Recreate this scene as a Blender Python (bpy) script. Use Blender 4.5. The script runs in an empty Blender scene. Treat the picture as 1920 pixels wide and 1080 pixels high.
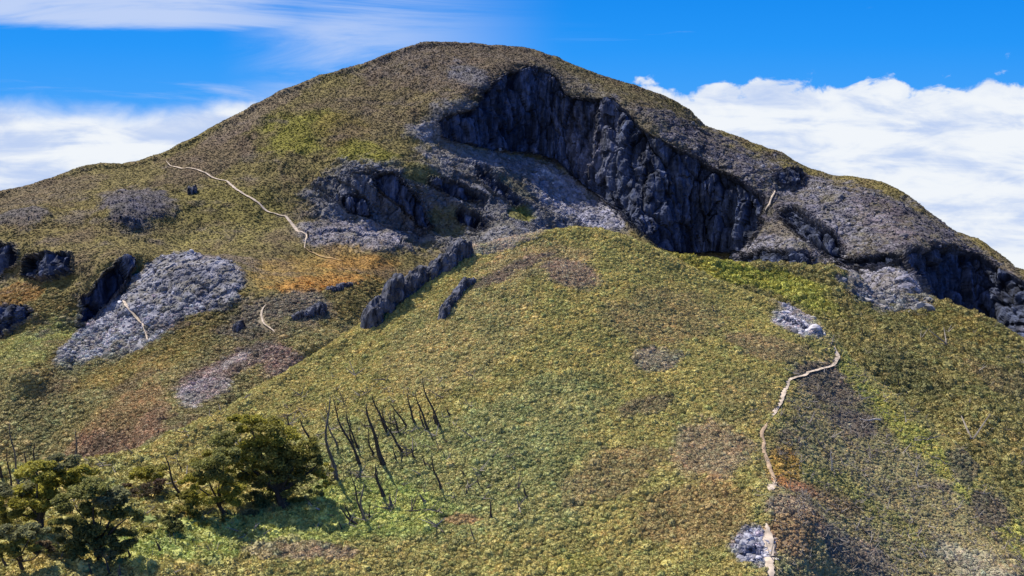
import bpy, math, random
import numpy as np

random.seed(7)
rng = np.random.default_rng(11)
sc = bpy.context.scene
COL = sc.collection

# ------------------------------------------------------------------ camera, light, sky
IW, IH, FP = 1920.0, 1080.0, 2059.0          # photograph frame and focal length in its pixels
PITCH = math.radians(9.8)                     # the drone looks slightly down; horizon near row 185
CT, ST = math.cos(PITCH), math.sin(PITCH)
CAMZ = 150.0

cam_d = bpy.data.cameras.new('camera')
cam = bpy.data.objects.new('camera', cam_d)
COL.objects.link(cam)
cam.location = (0, 0, CAMZ)
cam.rotation_euler = (math.pi / 2 - PITCH, 0, 0)
cam_d.sensor_width = 36.0
cam_d.lens = 36.0 * FP / IW
cam_d.clip_start = 1.0
cam_d.clip_end = 20000
sc.camera = cam

SUN_EL, SUN_AZ = math.radians(53), math.radians(-40)     # azimuth from +Y, negative = to the left, behind the mountain
sd = (math.sin(SUN_AZ) * math.cos(SUN_EL), math.cos(SUN_AZ) * math.cos(SUN_EL), math.sin(SUN_EL))
sun_d = bpy.data.lights.new('sun', 'SUN')
sun_d.energy = 5.0
sun_d.angle = math.radians(0.5)
sun_d.color = (1.0, 0.93, 0.82)
sun = bpy.data.objects.new('sun', sun_d)
COL.objects.link(sun)
from mathutils import Vector
sun.rotation_euler = Vector(sd).to_track_quat('Z', 'Y').to_euler()
sun.location = (-200, 300, 600)

EXPO = 0.75
KE = 2 ** -EXPO                               # sky colours are given as they look at this exposure
sc.view_settings.view_transform = 'Standard'
sc.view_settings.look = 'None'
sc.view_settings.exposure = EXPO
sc.view_settings.gamma = 1
sc.view_settings.use_curve_mapping = False

world = bpy.data.worlds.new('World')
sc.world = world
world.use_nodes = True
nt = world.node_tree
nt.nodes.clear()


class NT:
    """small helper for building node graphs"""
    def __init__(self, tree):
        self.t = tree

    def n(self, kind, **kw):
        nd = self.t.nodes.new(kind)
        for k, v in kw.items():
            if k.startswith('i_'):
                nd.inputs[k[2:].replace('_', ' ')].default_value = v
            else:
                setattr(nd, k, v)
        return nd

    def link(self, a, b):
        self.t.links.new(a, b)

    def math(self, op, a, b=None, c=None, clamp=False):
        nd = self.t.nodes.new('ShaderNodeMath')
        nd.operation = op
        nd.use_clamp = clamp
        for i, v in enumerate((a, b, c)):
            if v is None:
                continue
            if isinstance(v, (int, float)):
                nd.inputs[i].default_value = v
            else:
                self.link(v, nd.inputs[i])
        return nd.outputs[0]

    def smooth(self, v, lo, hi, a=0.0, b=1.0):
        nd = self.t.nodes.new('ShaderNodeMapRange')
        nd.interpolation_type = 'SMOOTHSTEP'
        self.link(v, nd.inputs['Value'])
        nd.inputs['From Min'].default_value = lo
        nd.inputs['From Max'].default_value = hi
        nd.inputs['To Min'].default_value = a
        nd.inputs['To Max'].default_value = b
        return nd.outputs[0]

    def noise(self, vec, scale, detail=5, rough=0.55, dist=0.0):
        nd = self.t.nodes.new('ShaderNodeTexNoise')
        nd.inputs['Scale'].default_value = scale
        nd.inputs['Detail'].default_value = detail
        nd.inputs['Roughness'].default_value = rough
        nd.inputs['Distortion'].default_value = dist
        if vec is not None:
            self.link(vec, nd.inputs['Vector'])
        return nd.outputs[0]

    def mapping(self, vec, scale=(1, 1, 1), rot=(0, 0, 0), loc=(0, 0, 0)):
        nd = self.t.nodes.new('ShaderNodeMapping')
        nd.inputs['Scale'].default_value = scale
        nd.inputs['Rotation'].default_value = rot
        nd.inputs['Location'].default_value = loc
        self.link(vec, nd.inputs['Vector'])
        return nd.outputs[0]

    def mix(self, fac, a, b, blend='MIX'):
        nd = self.t.nodes.new('ShaderNodeMix')
        nd.data_type = 'RGBA'
        nd.blend_type = blend
        for s, v in ((nd.inputs[0], fac), (nd.inputs[6], a), (nd.inputs[7], b)):
            if isinstance(v, (int, float, tuple)):
                s.default_value = v
            else:
                self.link(v, s)
        return nd.outputs[2]


g = NT(nt)
tc = g.n('ShaderNodeTexCoord')
D = tc.outputs['Generated']
sky = g.n('ShaderNodeTexSky', sky_type='NISHITA', sun_disc=False, sun_elevation=SUN_EL, sun_rotation=SUN_AZ)
sky.altitude = 2600
sky.air_density = 1.0
sky.dust_density = 0.2
sky.ozone_density = 2.5
SKY_STRENGTH = 0.08
sep = g.n('ShaderNodeSeparateXYZ')
g.link(D, sep.inputs[0])
nish = g.mix(1.0, sky.outputs[0], (SKY_STRENGTH * 0.5, SKY_STRENGTH * 0.8, SKY_STRENGTH * 1.0, 1), 'MULTIPLY')
ramp = g.n('ShaderNodeValToRGB')
g.link(sep.outputs[2], ramp.inputs[0])
e = ramp.color_ramp.elements
e[0].position, e[0].color = 0.0, (0.045 * KE, 0.35 * KE, 0.96 * KE, 1)
e[1].position, e[1].color = 1.0, (0.0, 0.07 * KE, 0.42 * KE, 1)
for p_, c_ in ((0.045, (0.012, 0.30, 0.94)), (0.11, (0.0, 0.235, 0.85)), (0.4, (0.0, 0.14, 0.65))):
    q_ = e.new(p_)
    q_.color = (c_[0] * KE, c_[1] * KE, c_[2] * KE, 1)
skyc = g.mix(0.975, nish, ramp.outputs[0])
DX, DY, DZ = sep.outputs
# sea of cloud: its top undulates round the horizon, billows at the rim, soft bands inside
puff = g.noise(g.mapping(D, (1, 1, 1.6)), 26, 6, 0.55, 0.3)
puff2 = g.noise(D, 5.0, 3, 0.5)
lump = g.math('MULTIPLY_ADD', g.math('SUBTRACT', puff, 0.5), 0.075, 0.006)
lump = g.math('MULTIPLY', lump, g.smooth(DX, -0.28, -0.05, 0.3, 1.0))
top = g.math('MULTIPLY_ADD', g.math('SUBTRACT', puff2, 0.5), 0.05, lump)
# the bank stands a little higher to the right of the mountain
top = g.math('MULTIPLY_ADD', g.smooth(DX, -0.30, 0.25), 0.012, top)
dz = g.math('SUBTRACT', top, DZ)
soft = g.smooth(DX, -0.30, -0.10, 0.35, 1.0)
sea = g.smooth(g.math('MULTIPLY', dz, soft), -0.001, 0.008)
band = g.noise(g.mapping(D, (1.6, 1.6, 9)), 5.0, 6, 0.6, 0.7)
bill = g.noise(g.mapping(D, (1, 1, 3)), 16, 6, 0.6, 0.6)
bb = g.math('ADD', g.math('MULTIPLY', band, 0.5), g.math('MULTIPLY', bill, 0.5))
shade = g.smooth(bb, 0.36, 0.56)
seac = g.mix(shade, (0.52 * KE, 0.64 * KE, 0.90 * KE, 1), (0.88 * KE, 0.92 * KE, 0.97 * KE, 1))
rim = g.smooth(dz, 0.0, 0.02)
seac = g.mix(g.math('MULTIPLY', g.math('SUBTRACT', 1.0, rim), 0.6), seac, (0.70 * KE, 0.78 * KE, 0.93 * KE, 1))
# cirrus veil in the upper sky, thick to the upper left of the mountain
cir = g.noise(g.mapping(D, (1.0, 1.0, 9.0), (0, 0.05, 0)), 3.2, 7, 0.62, 0.8)
cmask = g.noise(g.mapping(D, (1.0, 1.0, 3.0), (0, 0, 0), (3.1, 0, 0)), 1.7, 2, 0.5)
cl = g.math('SUBTRACT', 1.0, g.smooth(DX, -0.40, 0.12))
upm = g.smooth(DZ, 0.050, 0.068)
veil = g.math('MULTIPLY', g.smooth(g.math('MULTIPLY_ADD', g.math('MULTIPLY', cl, upm), 0.36, cir), 0.55, 0.86), g.math('MULTIPLY', cl, 1.15, clamp=True))
# faint diagonal haze near the summit's left and a few wisps elsewhere
hz = g.math('MULTIPLY', g.smooth(DX, -0.26, -0.15), g.math('SUBTRACT', 1.0, g.smooth(DX, -0.18, 0.06)))
veil2 = g.math('MULTIPLY', g.math('MULTIPLY', hz, g.smooth(cir, 0.3, 0.65)), 0.75)
wisp = g.math('MULTIPLY', g.smooth(cir, 0.66, 0.86), g.smooth(DZ, 0.03, 0.06, 0, 0.7))
vv = g.math('MAXIMUM', g.math('MAXIMUM', g.math('MULTIPLY', veil, 0.85), veil2), wisp)
c1 = g.mix(vv, skyc, (0.60 * KE, 0.70 * KE, 0.93 * KE, 1))
c2 = g.mix(sea, c1, seac)
bg = g.n('ShaderNodeBackground')
g.link(c2, bg.inputs['Color'])
bg.inputs['Strength'].default_value = 1.0
wo = g.n('ShaderNodeOutputWorld')
g.link(bg.outputs[0], wo.inputs['Surface'])

# ------------------------------------------------------------------ numeric helpers
def ray(px, py):
    """x/Y and z/Y of the sight line through a photograph pixel"""
    u = (np.asarray(px, float) - IW / 2) / FP
    v = (IH / 2 - np.asarray(py, float)) / FP
    dy = CT + v * ST
    return u / dy, (v * CT - ST) / dy


def world(px, py, Y):
    sx, sz = ray(px, py)
    return np.stack([sx * Y, Y + 0 * sx, CAMZ + sz * Y], -1)


_perm = np.random.default_rng(5).permutation(512).astype(np.int64)
_grad = np.random.default_rng(6).normal(size=(512, 3))
_grad /= np.linalg.norm(_grad, axis=1)[:, None]


def perlin(p):
    """gradient noise, about -0.7 .. 0.7"""
    shp = p.shape[:-1]
    p = p.reshape(-1, 3)
    i = np.floor(p).astype(np.int64)
    f = p - i
    w = f * f * f * (f * (f * 6 - 15) + 10)
    out = np.zeros(len(p))
    for dx in (0, 1):
        wx = w[:, 0] if dx else 1 - w[:, 0]
        hx = _perm[(i[:, 0] + dx) & 511]
        for dy in (0, 1):
            wy = w[:, 1] if dy else 1 - w[:, 1]
            hy = _perm[(hx + i[:, 1] + dy) & 511]
            for dz_ in (0, 1):
                wz = w[:, 2] if dz_ else 1 - w[:, 2]
                gi = _grad[_perm[(hy + i[:, 2] + dz_) & 511]]
                d = gi[:, 0] * (f[:, 0] - dx) + gi[:, 1] * (f[:, 1] - dy) + gi[:, 2] * (f[:, 2] - dz_)
                out += wx * wy * wz * d
    return out.reshape(shp)


def fbm(p, wl, octs=4, gain=0.5, lac=2.07, off=0.0):
    a, s, t = 1.0, 0.0, 0.0
    q = p / wl + off
    for _ in range(octs):
        s = s + a * perlin(q)
        t += a
        a *= gain
        q = q * lac + 17.3
    return s / t


def ridged(p, wl, octs=4, gain=0.55, lac=2.1, off=0.0):
    a, s, t = 1.0, 0.0, 0.0
    q = p / wl + off
    for _ in range(octs):
        s = s + a * (1 - 2 * np.abs(perlin(q)) * 1.6)
        t += a
        a *= gain
        q = q * lac + 9.1
    return s / t


def cells(p, wl, off=0.0, tilt=0.5):
    """fractured blocks: step height of the nearest cell (each with a tilted face) and closeness to a joint"""
    q = p.reshape(-1, 3) / wl + off
    i0 = np.floor(q).astype(np.int64)
    f = q - i0
    b1 = np.full(len(q), 9.0)
    b2 = np.full(len(q), 9.0)
    val = np.zeros(len(q))
    for dx in (-1, 0, 1):
        for dy in (-1, 0, 1):
            for dz_ in (-1, 0, 1):
                h = _perm[(_perm[(_perm[(i0[:, 0] + dx) & 511] + i0[:, 1] + dy) & 511] + i0[:, 2] + dz_) & 511]
                g_ = _grad[h]
                d = np.stack([dx + 0.5 + g_[:, 0] * 0.45 - f[:, 0], dy + 0.5 + g_[:, 1] * 0.45 - f[:, 1], dz_ + 0.5 + g_[:, 2] * 0.45 - f[:, 2]], -1)
                r = (d * d).sum(1)
                v = (h % 97) / 48.0 - 1.0 + tilt * 2 * (d * _grad[(h + 7) & 511]).sum(1)
                near = r < b1
                b2 = np.where(near, b1, np.minimum(b2, r))
                val = np.where(near, v, val)
                b1 = np.where(near, r, b1)
    j = np.sqrt(b2) - np.sqrt(b1)
    return val.reshape(p.shape[:-1]), j.reshape(p.shape[:-1])


def sstep(x, a, b):
    t = np.clip((x - a) / (b - a), 0, 1)
    return t * t * (3 - 2 * t)


def curve(pts, x):
    pts = np.array(pts, float)
    return np.interp(x, pts[:, 0], pts[:, 1])


def poly_mask(poly, X, Y):
    n = len(poly)
    ins = np.zeros(X.shape, bool)
    j = n - 1
    for i in range(n):
        xi, yi = poly[i]
        xj, yj = poly[j]
        if yi != yj:
            c = ((yi > Y) != (yj > Y)) & (X < (xj - xi) * (Y - yi) / (yj - yi) + xi)
            ins ^= c
        j = i
    return ins.astype(float)


# masks drawn on a map grid of the slope (one cell per 4 px of sight), then looked up per ground point
MX0, MX1, MY0, MY1, MS = -400, 2320, 0, 1440, 4.0
mgx, mgy = np.meshgrid(np.arange(MX0, MX1 + 1, MS), np.arange(MY0, MY1 + 1, MS))


def blur(m, r):
    r = max(1, int(round(r / MS)))
    for _ in range(2):
        for ax in (0, 1):
            c = np.cumsum(np.pad(m, [(r + 1, r) if a == ax else (0, 0) for a in (0, 1)], mode='edge'), axis=ax)
            n = m.shape[ax]
            hi = np.take(c, np.arange(2 * r + 1, 2 * r + 1 + n), axis=ax)
            lo = np.take(c, np.arange(0, n), axis=ax)
            m = (hi - lo) / (2 * r + 1)
    return m


def look(m, px, py):
    fx = np.clip((px - MX0) / MS, 0, m.shape[1] - 1.001)
    fy = np.clip((py - MY0) / MS, 0, m.shape[0] - 1.001)
    ix, iy = fx.astype(int), fy.astype(int)
    ax, ay = fx - ix, fy - iy
    return ((m[iy, ix] * (1 - ax) + m[iy, ix + 1] * ax) * (1 - ay) + (m[iy + 1, ix] * (1 - ax) + m[iy + 1, ix + 1] * ax) * ay)


def region(shape, soft=10):
    """shape: polygon list, or ('e', cx, cy, rx, ry, angle_deg) ellipse"""
    if shape[0] == 'e':
        _, cx, cy, rx, ry, an = shape
        a = math.radians(an)
        dx, dy = mgx - cx, mgy - cy
        u = dx * math.cos(a) - dy * math.sin(a)
        v = dx * math.sin(a) + dy * math.cos(a)
        d = np.sqrt((u / rx) ** 2 + (v / ry) ** 2)
        return 1 - sstep(d, 0.55, 1.3)
    return blur(poly_mask(shape, mgx, mgy), soft)


# ------------------------------------------------------------------ terrain solve
def solve_depth(slope, anchors, sil, sil_depth, hw=0.6):
    """ln(distance) over the slope map so that the surface has the wanted steepness and passes the anchors"""
    L = None
    for step in (64, 32, 16):
        xs = np.arange(MX0, MX1 + 1, step)
        ys = np.arange(MY0, MY1 + 1, step / 2)
        X, Yp = np.meshgrid(xs * 1.0, ys * 1.0)
        ny, nx = X.shape
        m = look(slope, X, Yp)
        _, k = ray(X, Yp)
        eps = 2.0
        _, k2 = ray(X, Yp - eps)
        dk = (k2 - k) / eps                      # per px upward
        gv = -dk / np.maximum(m - k, 0.09)       # d lnY / d py (downwards)
        wv = np.ones_like(X)
        gy = 0.5 * (gv[1:] + gv[:-1]) * (step / 2)
        wy = 1 + 5 * np.clip((0.5 * (m[1:] + m[:-1]) - 1.2) / 2.5, 0, 1)
        gy = gy * wy
        A = np.zeros_like(X)
        B = np.zeros_like(X)
        sp = curve(sil, X)
        sdp = curve(sil_depth, X)
        near = np.exp(-((Yp - sp) / (step * 0.5)) ** 2)
        A += near * 3
        B += near * 3 * np.log(sdp)
        for (ax_, ay_, d) in anchors:
            w = np.exp(-(((X - ax_) / (step * 0.7)) ** 2 + ((Yp - ay_) / (step * 0.5)) ** 2)) * 1.0
            A += w
            B += w * math.log(d)
        wh = 0.4 * hw * (64.0 / step) ** 1.0

        def op(L):
            out = A * L
            d = (L[1:] - L[:-1]) * wy
            out[1:] += d
            out[:-1] -= d
            d = (L[:, 2:] - 2 * L[:, 1:-1] + L[:, :-2]) * wh
            out[:, 2:] += d
            out[:, :-2] += d
            out[:, 1:-1] -= 2 * d
            d = (L[2:] - 2 * L[1:-1] + L[:-2]) * 0.05
            out[2:] += d
            out[:-2] += d
            out[1:-1] -= 2 * d
            return out
        rhs = B.copy()
        rhs[1:] += gy
        rhs[:-1] -= gy
        if L is None:
            L = np.log(sdp) + 0 * X
        else:
            L = np.array([np.interp(xs, pxs, r) for r in L])
            L = np.array([np.interp(ys, pys, c) for c in L.T]).T
        r = rhs - op(L)
        p = r.copy()
        rr = (r * r).sum()
        for _ in range(900):
            q = op(p)
            al = rr / max((p * q).sum(), 1e-30)
            L = L + al * p
            r = r - al * q
            r2 = (r * r).sum()
            if r2 < 1e-10:
                break
            p = r + (r2 / rr) * p
            rr = r2
        pxs, pys = xs, ys
    # distance never shrinks going up the view
    L = np.minimum.accumulate(L + 0, axis=0)
    full = np.array([np.interp(np.arange(MX0, MX1 + 1, MS), pxs, r) for r in L])
    full = np.array([np.interp(np.arange(MY0, MY1 + 1, MS), pys, c) for c in full.T]).T
    return blur(full, 4)


def mesh_grid(name, V, col, attrs=None, mat=None, crisp=None):
    """V: (rows, cols, 3)"""
    nr, nc = V.shape[:2]
    me = bpy.data.meshes.new(name)
    idx = np.arange(nr * nc).reshape(nr, nc)
    q = np.stack([idx[:-1, :-1], idx[:-1, 1:], idx[1:, 1:], idx[1:, :-1]], -1).reshape(-1, 4)
    me.vertices.add(nr * nc)
    me.vertices.foreach_set('co', V.reshape(-1).astype(np.float32))
    me.loops.add(q.size)
    me.loops.foreach_set('vertex_index', q.reshape(-1).astype(np.int32))
    me.polygons.add(len(q))
    me.polygons.foreach_set('loop_start', (np.arange(len(q)) * 4).astype(np.int32))
    me.polygons.foreach_set('use_smooth', np.ones(len(q), bool) if crisp is None else ~crisp[:-1, :-1].reshape(-1))
    me.update()
    ca = me.attributes.new('tint', 'FLOAT_COLOR', 'POINT')
    c4 = np.ones((nr * nc, 4), np.float32)
    c4[:, :3] = col.reshape(-1, 3)
    ca.data.foreach_set('color', c4.reshape(-1))
    if attrs:
        for k, a in attrs.items():
            at = me.attributes.new(k, 'FLOAT', 'POINT')
            at.data.foreach_set('value', a.reshape(-1).astype(np.float32))
    if mat:
        me.materials.append(mat)
    o = bpy.data.objects.new(name, me)
    COL.objects.link(o)
    return o


def normals(V):
    du = np.gradient(V, axis=1)
    dv = np.gradient(V, axis=0)
    n = np.cross(du, dv)
    n /= np.maximum(np.linalg.norm(n, axis=-1, keepdims=True), 1e-9)
    n *= np.sign(n[..., 2:3] + 1e-9)
    return n


# ------------------------------------------------------------------ materials
def ground_material(name, bump, bscale):
    m = bpy.data.materials.new(name)
    m.use_nodes = True
    t = NT(m.node_tree)
    bs = m.node_tree.nodes['Principled BSDF']
    bs.inputs['Roughness'].default_value = 0.95
    bs.inputs['Specular IOR Level'].default_value = 0.15
    at = t.n('ShaderNodeAttribute', attribute_name='tint')
    tcn = t.n('ShaderNodeTexCoord')
    P = tcn.outputs['Object']
    n1 = t.noise(P, bscale, 6, 0.65)
    n2 = t.noise(P, bscale * 4.3, 4, 0.6)
    v = t.math('ADD', t.math('MULTIPLY', n1, 0.6), t.math('MULTIPLY', n2, 0.5))
    f = t.smooth(v, 0.35, 0.75, 0.75, 1.28)
    comb = t.n('ShaderNodeCombineXYZ')
    for i in range(3):
        t.link(f, comb.inputs[i])
    c = t.mix(1.0, at.outputs['Color'], comb.outputs[0], 'MULTIPLY')
    ca = t.n('ShaderNodeAttribute', attribute_name='cliff')
    st = t.noise(t.mapping(P, (1, 0.6, 0.16)), 0.45, 8, 0.62, 0.5)
    sf = t.smooth(st, 0.36, 0.68, 0.5, 1.6)
    sf = t.math('ADD', t.math('MULTIPLY', t.math('SUBTRACT', sf, 1.0), ca.outputs['Fac']), 1.0)
    comb2 = t.n('ShaderNodeCombineXYZ')
    for i in range(3):
        t.link(sf, comb2.inputs[i])
    c = t.mix(1.0, c, comb2.outputs[0], 'MULTIPLY')
    v = t.math('MULTIPLY_ADD', t.math('MULTIPLY', st, ca.outputs['Fac']), 3.0, v)
    t.link(c, bs.inputs['Base Color'])
    bp = t.n('ShaderNodeBump')
    bp.inputs['Strength'].default_value = bump
    bp.inputs['Distance'].default_value = 0.35
    t.link(v, bp.inputs['Height'])
    t.link(bp.outputs[0], bs.inputs['Normal'])
    return m


def simple_material(name, color, rough=0.85, var=0.35, scale=3.0, bump=0.3, inst=None, stretch=(1, 1, 1), trans=0.0):
    m = bpy.data.materials.new(name)
    m.use_nodes = True
    t = NT(m.node_tree)
    bs = m.node_tree.nodes['Principled BSDF']
    bs.inputs['Roughness'].default_value = rough
    bs.inputs['Specular IOR Level'].default_value = 0.2
    tcn = t.n('ShaderNodeTexCoord')
    n1 = t.noise(t.mapping(tcn.outputs['Object'], stretch), scale, 5, 0.6)
    f = t.smooth(n1, 0.3, 0.7, 1 - var, 1 + var)
    comb = t.n('ShaderNodeCombineXYZ')
    for i in range(3):
        t.link(f, comb.inputs[i])
    if inst:
        at = t.n('ShaderNodeAttribute', attribute_name=inst[0], attribute_type=inst[1])
        src = at.outputs['Color']
    else:
        src = (*color, 1)
    c = t.mix(1.0, src, comb.outputs[0], 'MULTIPLY')
    t.link(c, bs.inputs['Base Color'])
    if bump:
        bp = t.n('ShaderNodeBump')
        bp.inputs['Strength'].default_value = bump
        bp.inputs['Distance'].default_value = 0.05
        t.link(n1, bp.inputs['Height'])
        t.link(bp.outputs[0], bs.inputs['Normal'])
    if trans:
        tr = t.n('ShaderNodeBsdfTranslucent')
        t.link(c, tr.inputs['Color'])
        mx = t.n('ShaderNodeMixShader')
        mx.inputs[0].default_value = trans
        t.link(bs.outputs[0], mx.inputs[1])
        t.link(tr.outputs[0], mx.inputs[2])
        out = [n for n in m.node_tree.nodes if n.type == 'OUTPUT_MATERIAL'][0]
        t.link(mx.outputs[0], out.inputs['Surface'])
    return m


M_FAR = ground_material('mountain_ground', 0.6, 0.55)
M_NEAR = ground_material('hill_ground', 0.7, 1.6)
M_TRAIL = simple_material('trail_dirt', (0.40, 0.33, 0.26), 0.95, 0.35, 0.8, 0.4)
M_BUSH = simple_material('shrub_leaves', (0.1, 0.1, 0.05), 0.8, 0.35, 4.0, 0.0, ('tint', 'INSTANCER'), trans=0.15)
M_STONE = simple_material('talus_stone', (0.2, 0.2, 0.2), 0.9, 0.3, 2.0, 0.4, ('tint', 'INSTANCER'))
M_LEAF = simple_material('tree_leaves', (0.1, 0.1, 0.05), 0.7, 0.3, 1.5, 0.0, ('tint', 'GEOMETRY'), trans=0.4)
M_BARK = simple_material('bark', (0.055, 0.045, 0.038), 0.95, 0.4, 6.0, 0.5, stretch=(1, 1, 0.25))
M_GREYWOOD = simple_material('dead_wood_grey', (0.13, 0.115, 0.10), 0.95, 0.4, 6.0, 0.5, stretch=(1, 1, 0.25))
M_CHARWOOD = simple_material('dead_wood_dark', (0.055, 0.046, 0.040), 0.95, 0.4, 6.0, 0.5, stretch=(1, 1, 0.25))
M_PALEWOOD = simple_material('dead_wood_bleached', (0.42, 0.38, 0.34), 0.9, 0.3, 6.0, 0.4, stretch=(1, 1, 0.25))
M_CRAG = simple_material('crag_rock', (0.075, 0.078, 0.10), 0.9, 0.8, 0.9, 0.8, stretch=(1, 1, 0.35))

# ------------------------------------------------------------------ MOUNTAIN sheet (far)
SIL_A = [(-400, 480), (-200, 425), (0, 365), (60, 352), (110, 335), (150, 320), (190, 313), (230, 314), (300, 295), (380, 255),
         (450, 216), (520, 178), (600, 146), (680, 124), (740, 100), (790, 83), (850, 82), (930, 88), (1000, 94), (1060, 118), (1120, 144),
         (1190, 165), (1250, 186), (1290, 210), (1320, 240), (1400, 268), (1460, 290), (1520, 322), (1560, 334), (1630, 341),
         (1680, 358), (1730, 395), (1790, 440), (1830, 453), (1870, 480), (1900, 508), (1950, 525), (2100, 600), (2320, 700)]
DEP_A = [(-400, 400), (0, 450), (300, 480), (550, 530), (800, 570), (1000, 580), (1300, 555), (1520, 520), (1700, 480),
         (1900, 430), (2320, 360)]
SIL_B = [(-400, 960), (0, 905), (150, 890), (260, 868), (340, 830), (430, 788), (480, 750), (560, 700), (640, 648), (690, 615), (760, 555),
         (830, 505), (890, 474), (950, 460), (1020, 446), (1090, 437), (1140, 444), (1190, 460), (1240, 484), (1280, 506), (1340, 537), (1400, 562),
         (1480, 588), (1530, 613), (1560, 650), (1585, 682), (1640, 732), (1720, 792), (1800, 862), (1870, 935), (1920, 990),
         (2050, 1110), (2320, 1300)]
DEP_B = [(-400, 110), (0, 135), (260, 146), (430, 158), (690, 185), (900, 200), (1090, 208), (1280, 205), (1480, 195),
         (1585, 183), (1720, 168), (1920, 150), (2320, 120)]
SIL_C = [(-400, 520), (1000, 480), (1200, 478), (1260, 488), (1380, 505), (1500, 511), (1560, 512), (1600, 530), (1640, 560), (1740, 566), (1800, 588),
         (1860, 613), (1920, 648), (2100, 745), (2320, 880)]
DEP_C = [(-400, 250), (1200, 270), (1500, 290), (1740, 290), (1920, 270), (2320, 230)]

CLIFFS_A = [
    ([(815, 262), (818, 225), (850, 212), (880, 205), (905, 165), (932, 142), (990, 126), (1040, 146), (1062, 180), (1110, 186), (1155, 192), (1190, 228), (1222, 258),
      (1262, 280), (1300, 296), (1335, 322), (1375, 335), (1405, 356), (1440, 385), (1430, 440), (1390, 478), (1240, 480), (1195, 450), (1160, 395),
      (1080, 340), (1040, 305), (960, 290), (880, 282)], 7.0),
    ([(1440, 322), (1500, 322), (1520, 345), (1490, 362), (1450, 352)], 3.5),
    ([(1560, 470), (1600, 490), (1680, 480), (1695, 520), (1640, 520), (1580, 505)], 2.5),
    ([(1685, 478), (1760, 466), (1830, 480), (1880, 512), (1930, 540), (2000, 600), (2000, 730), (1920, 652), (1860, 620), (1770, 585), (1700, 535)], 6.0),
    ([(1455, 400), (1500, 392), (1550, 430), (1600, 500), (1550, 495), (1490, 450)], 2.2),
    ([(1390, 480), (1440, 475), (1520, 480), (1512, 508), (1390, 505)], 3.0),
    ([(-60, 470), (48, 465), (45, 505), (0, 528), (-60, 530)], 4.0),
    ([(55, 480), (140, 476), (145, 520), (110, 536), (50, 530)], 4.0),
    ([(-60, 590), (60, 580), (75, 598), (20, 640), (-60, 660)], 4.0),
    ([(135, 640), (150, 570), (190, 515), (235, 488), (262, 498), (240, 545), (180, 605)], 9.0),
    ([(560, 340), (690, 315), (760, 330), (820, 400), (800, 460), (720, 445), (650, 420)], 1.6),
    ([(820, 310), (900, 330), (1000, 420), (960, 450), (860, 400)], 1.4),
    ([(690, 320), (740, 330), (780, 380), (760, 400), (700, 360)], 3.5),
    ([(640, 372), (680, 370), (705, 410), (690, 425), (640, 410)], 3.5),
    ([(700, 322), (745, 328), (790, 385), (815, 440), (785, 440), (735, 380)], 4.0),
    ([(860, 300), (900, 318), (960, 372), (990, 400), (960, 400), (900, 352)], 3.0),
    ([(850, 392), (900, 410), (930, 440), (900, 446), (850, 420)], 3.0),
    ([(1550, 430), (1590, 470), (1600, 500), (1560, 490), (1535, 450)], 3.0),
    ([(790, 330), (850, 345), (920, 385), (915, 398), (840, 375), (795, 350)], 3.5),
]
slopeA = np.full(mgx.shape, 0.62)
slopeA = slopeA * (1 - region([(200, 450), (760, 450), (760, 560), (450, 570), (250, 500)], 24)) + 0.16 * region([(200, 450), (760, 450), (760, 560), (450, 570), (250, 500)], 24)
cliffA = np.zeros(mgx.shape)
for poly, mm in CLIFFS_A:
    r = region(poly, 8)
    slopeA = slopeA * (1 - r) + mm * r
    cliffA = np.maximum(cliffA, r * min(1, mm / 3.0))
talus_r = region([(150, 690), (300, 480), (460, 520), (440, 600), (250, 670)], 16)
slopeA = slopeA * (1 - talus_r) + 0.75 * talus_r

GRASS = (0.150, 0.122, 0.042)
BROWN = (0.105, 0.075, 0.045)
HEATH = (0.150, 0.110, 0.095)
GREEN = (0.165, 0.155, 0.020)
ORANGE = (0.330, 0.170, 0.040)
ROCK = (0.110, 0.115, 0.145)
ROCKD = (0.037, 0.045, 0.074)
ROCKL = (0.245, 0.24, 0.295)
PALE = (0.52, 0.47, 0.46)
OLIVE = (0.295, 0.245, 0.090)

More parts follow.
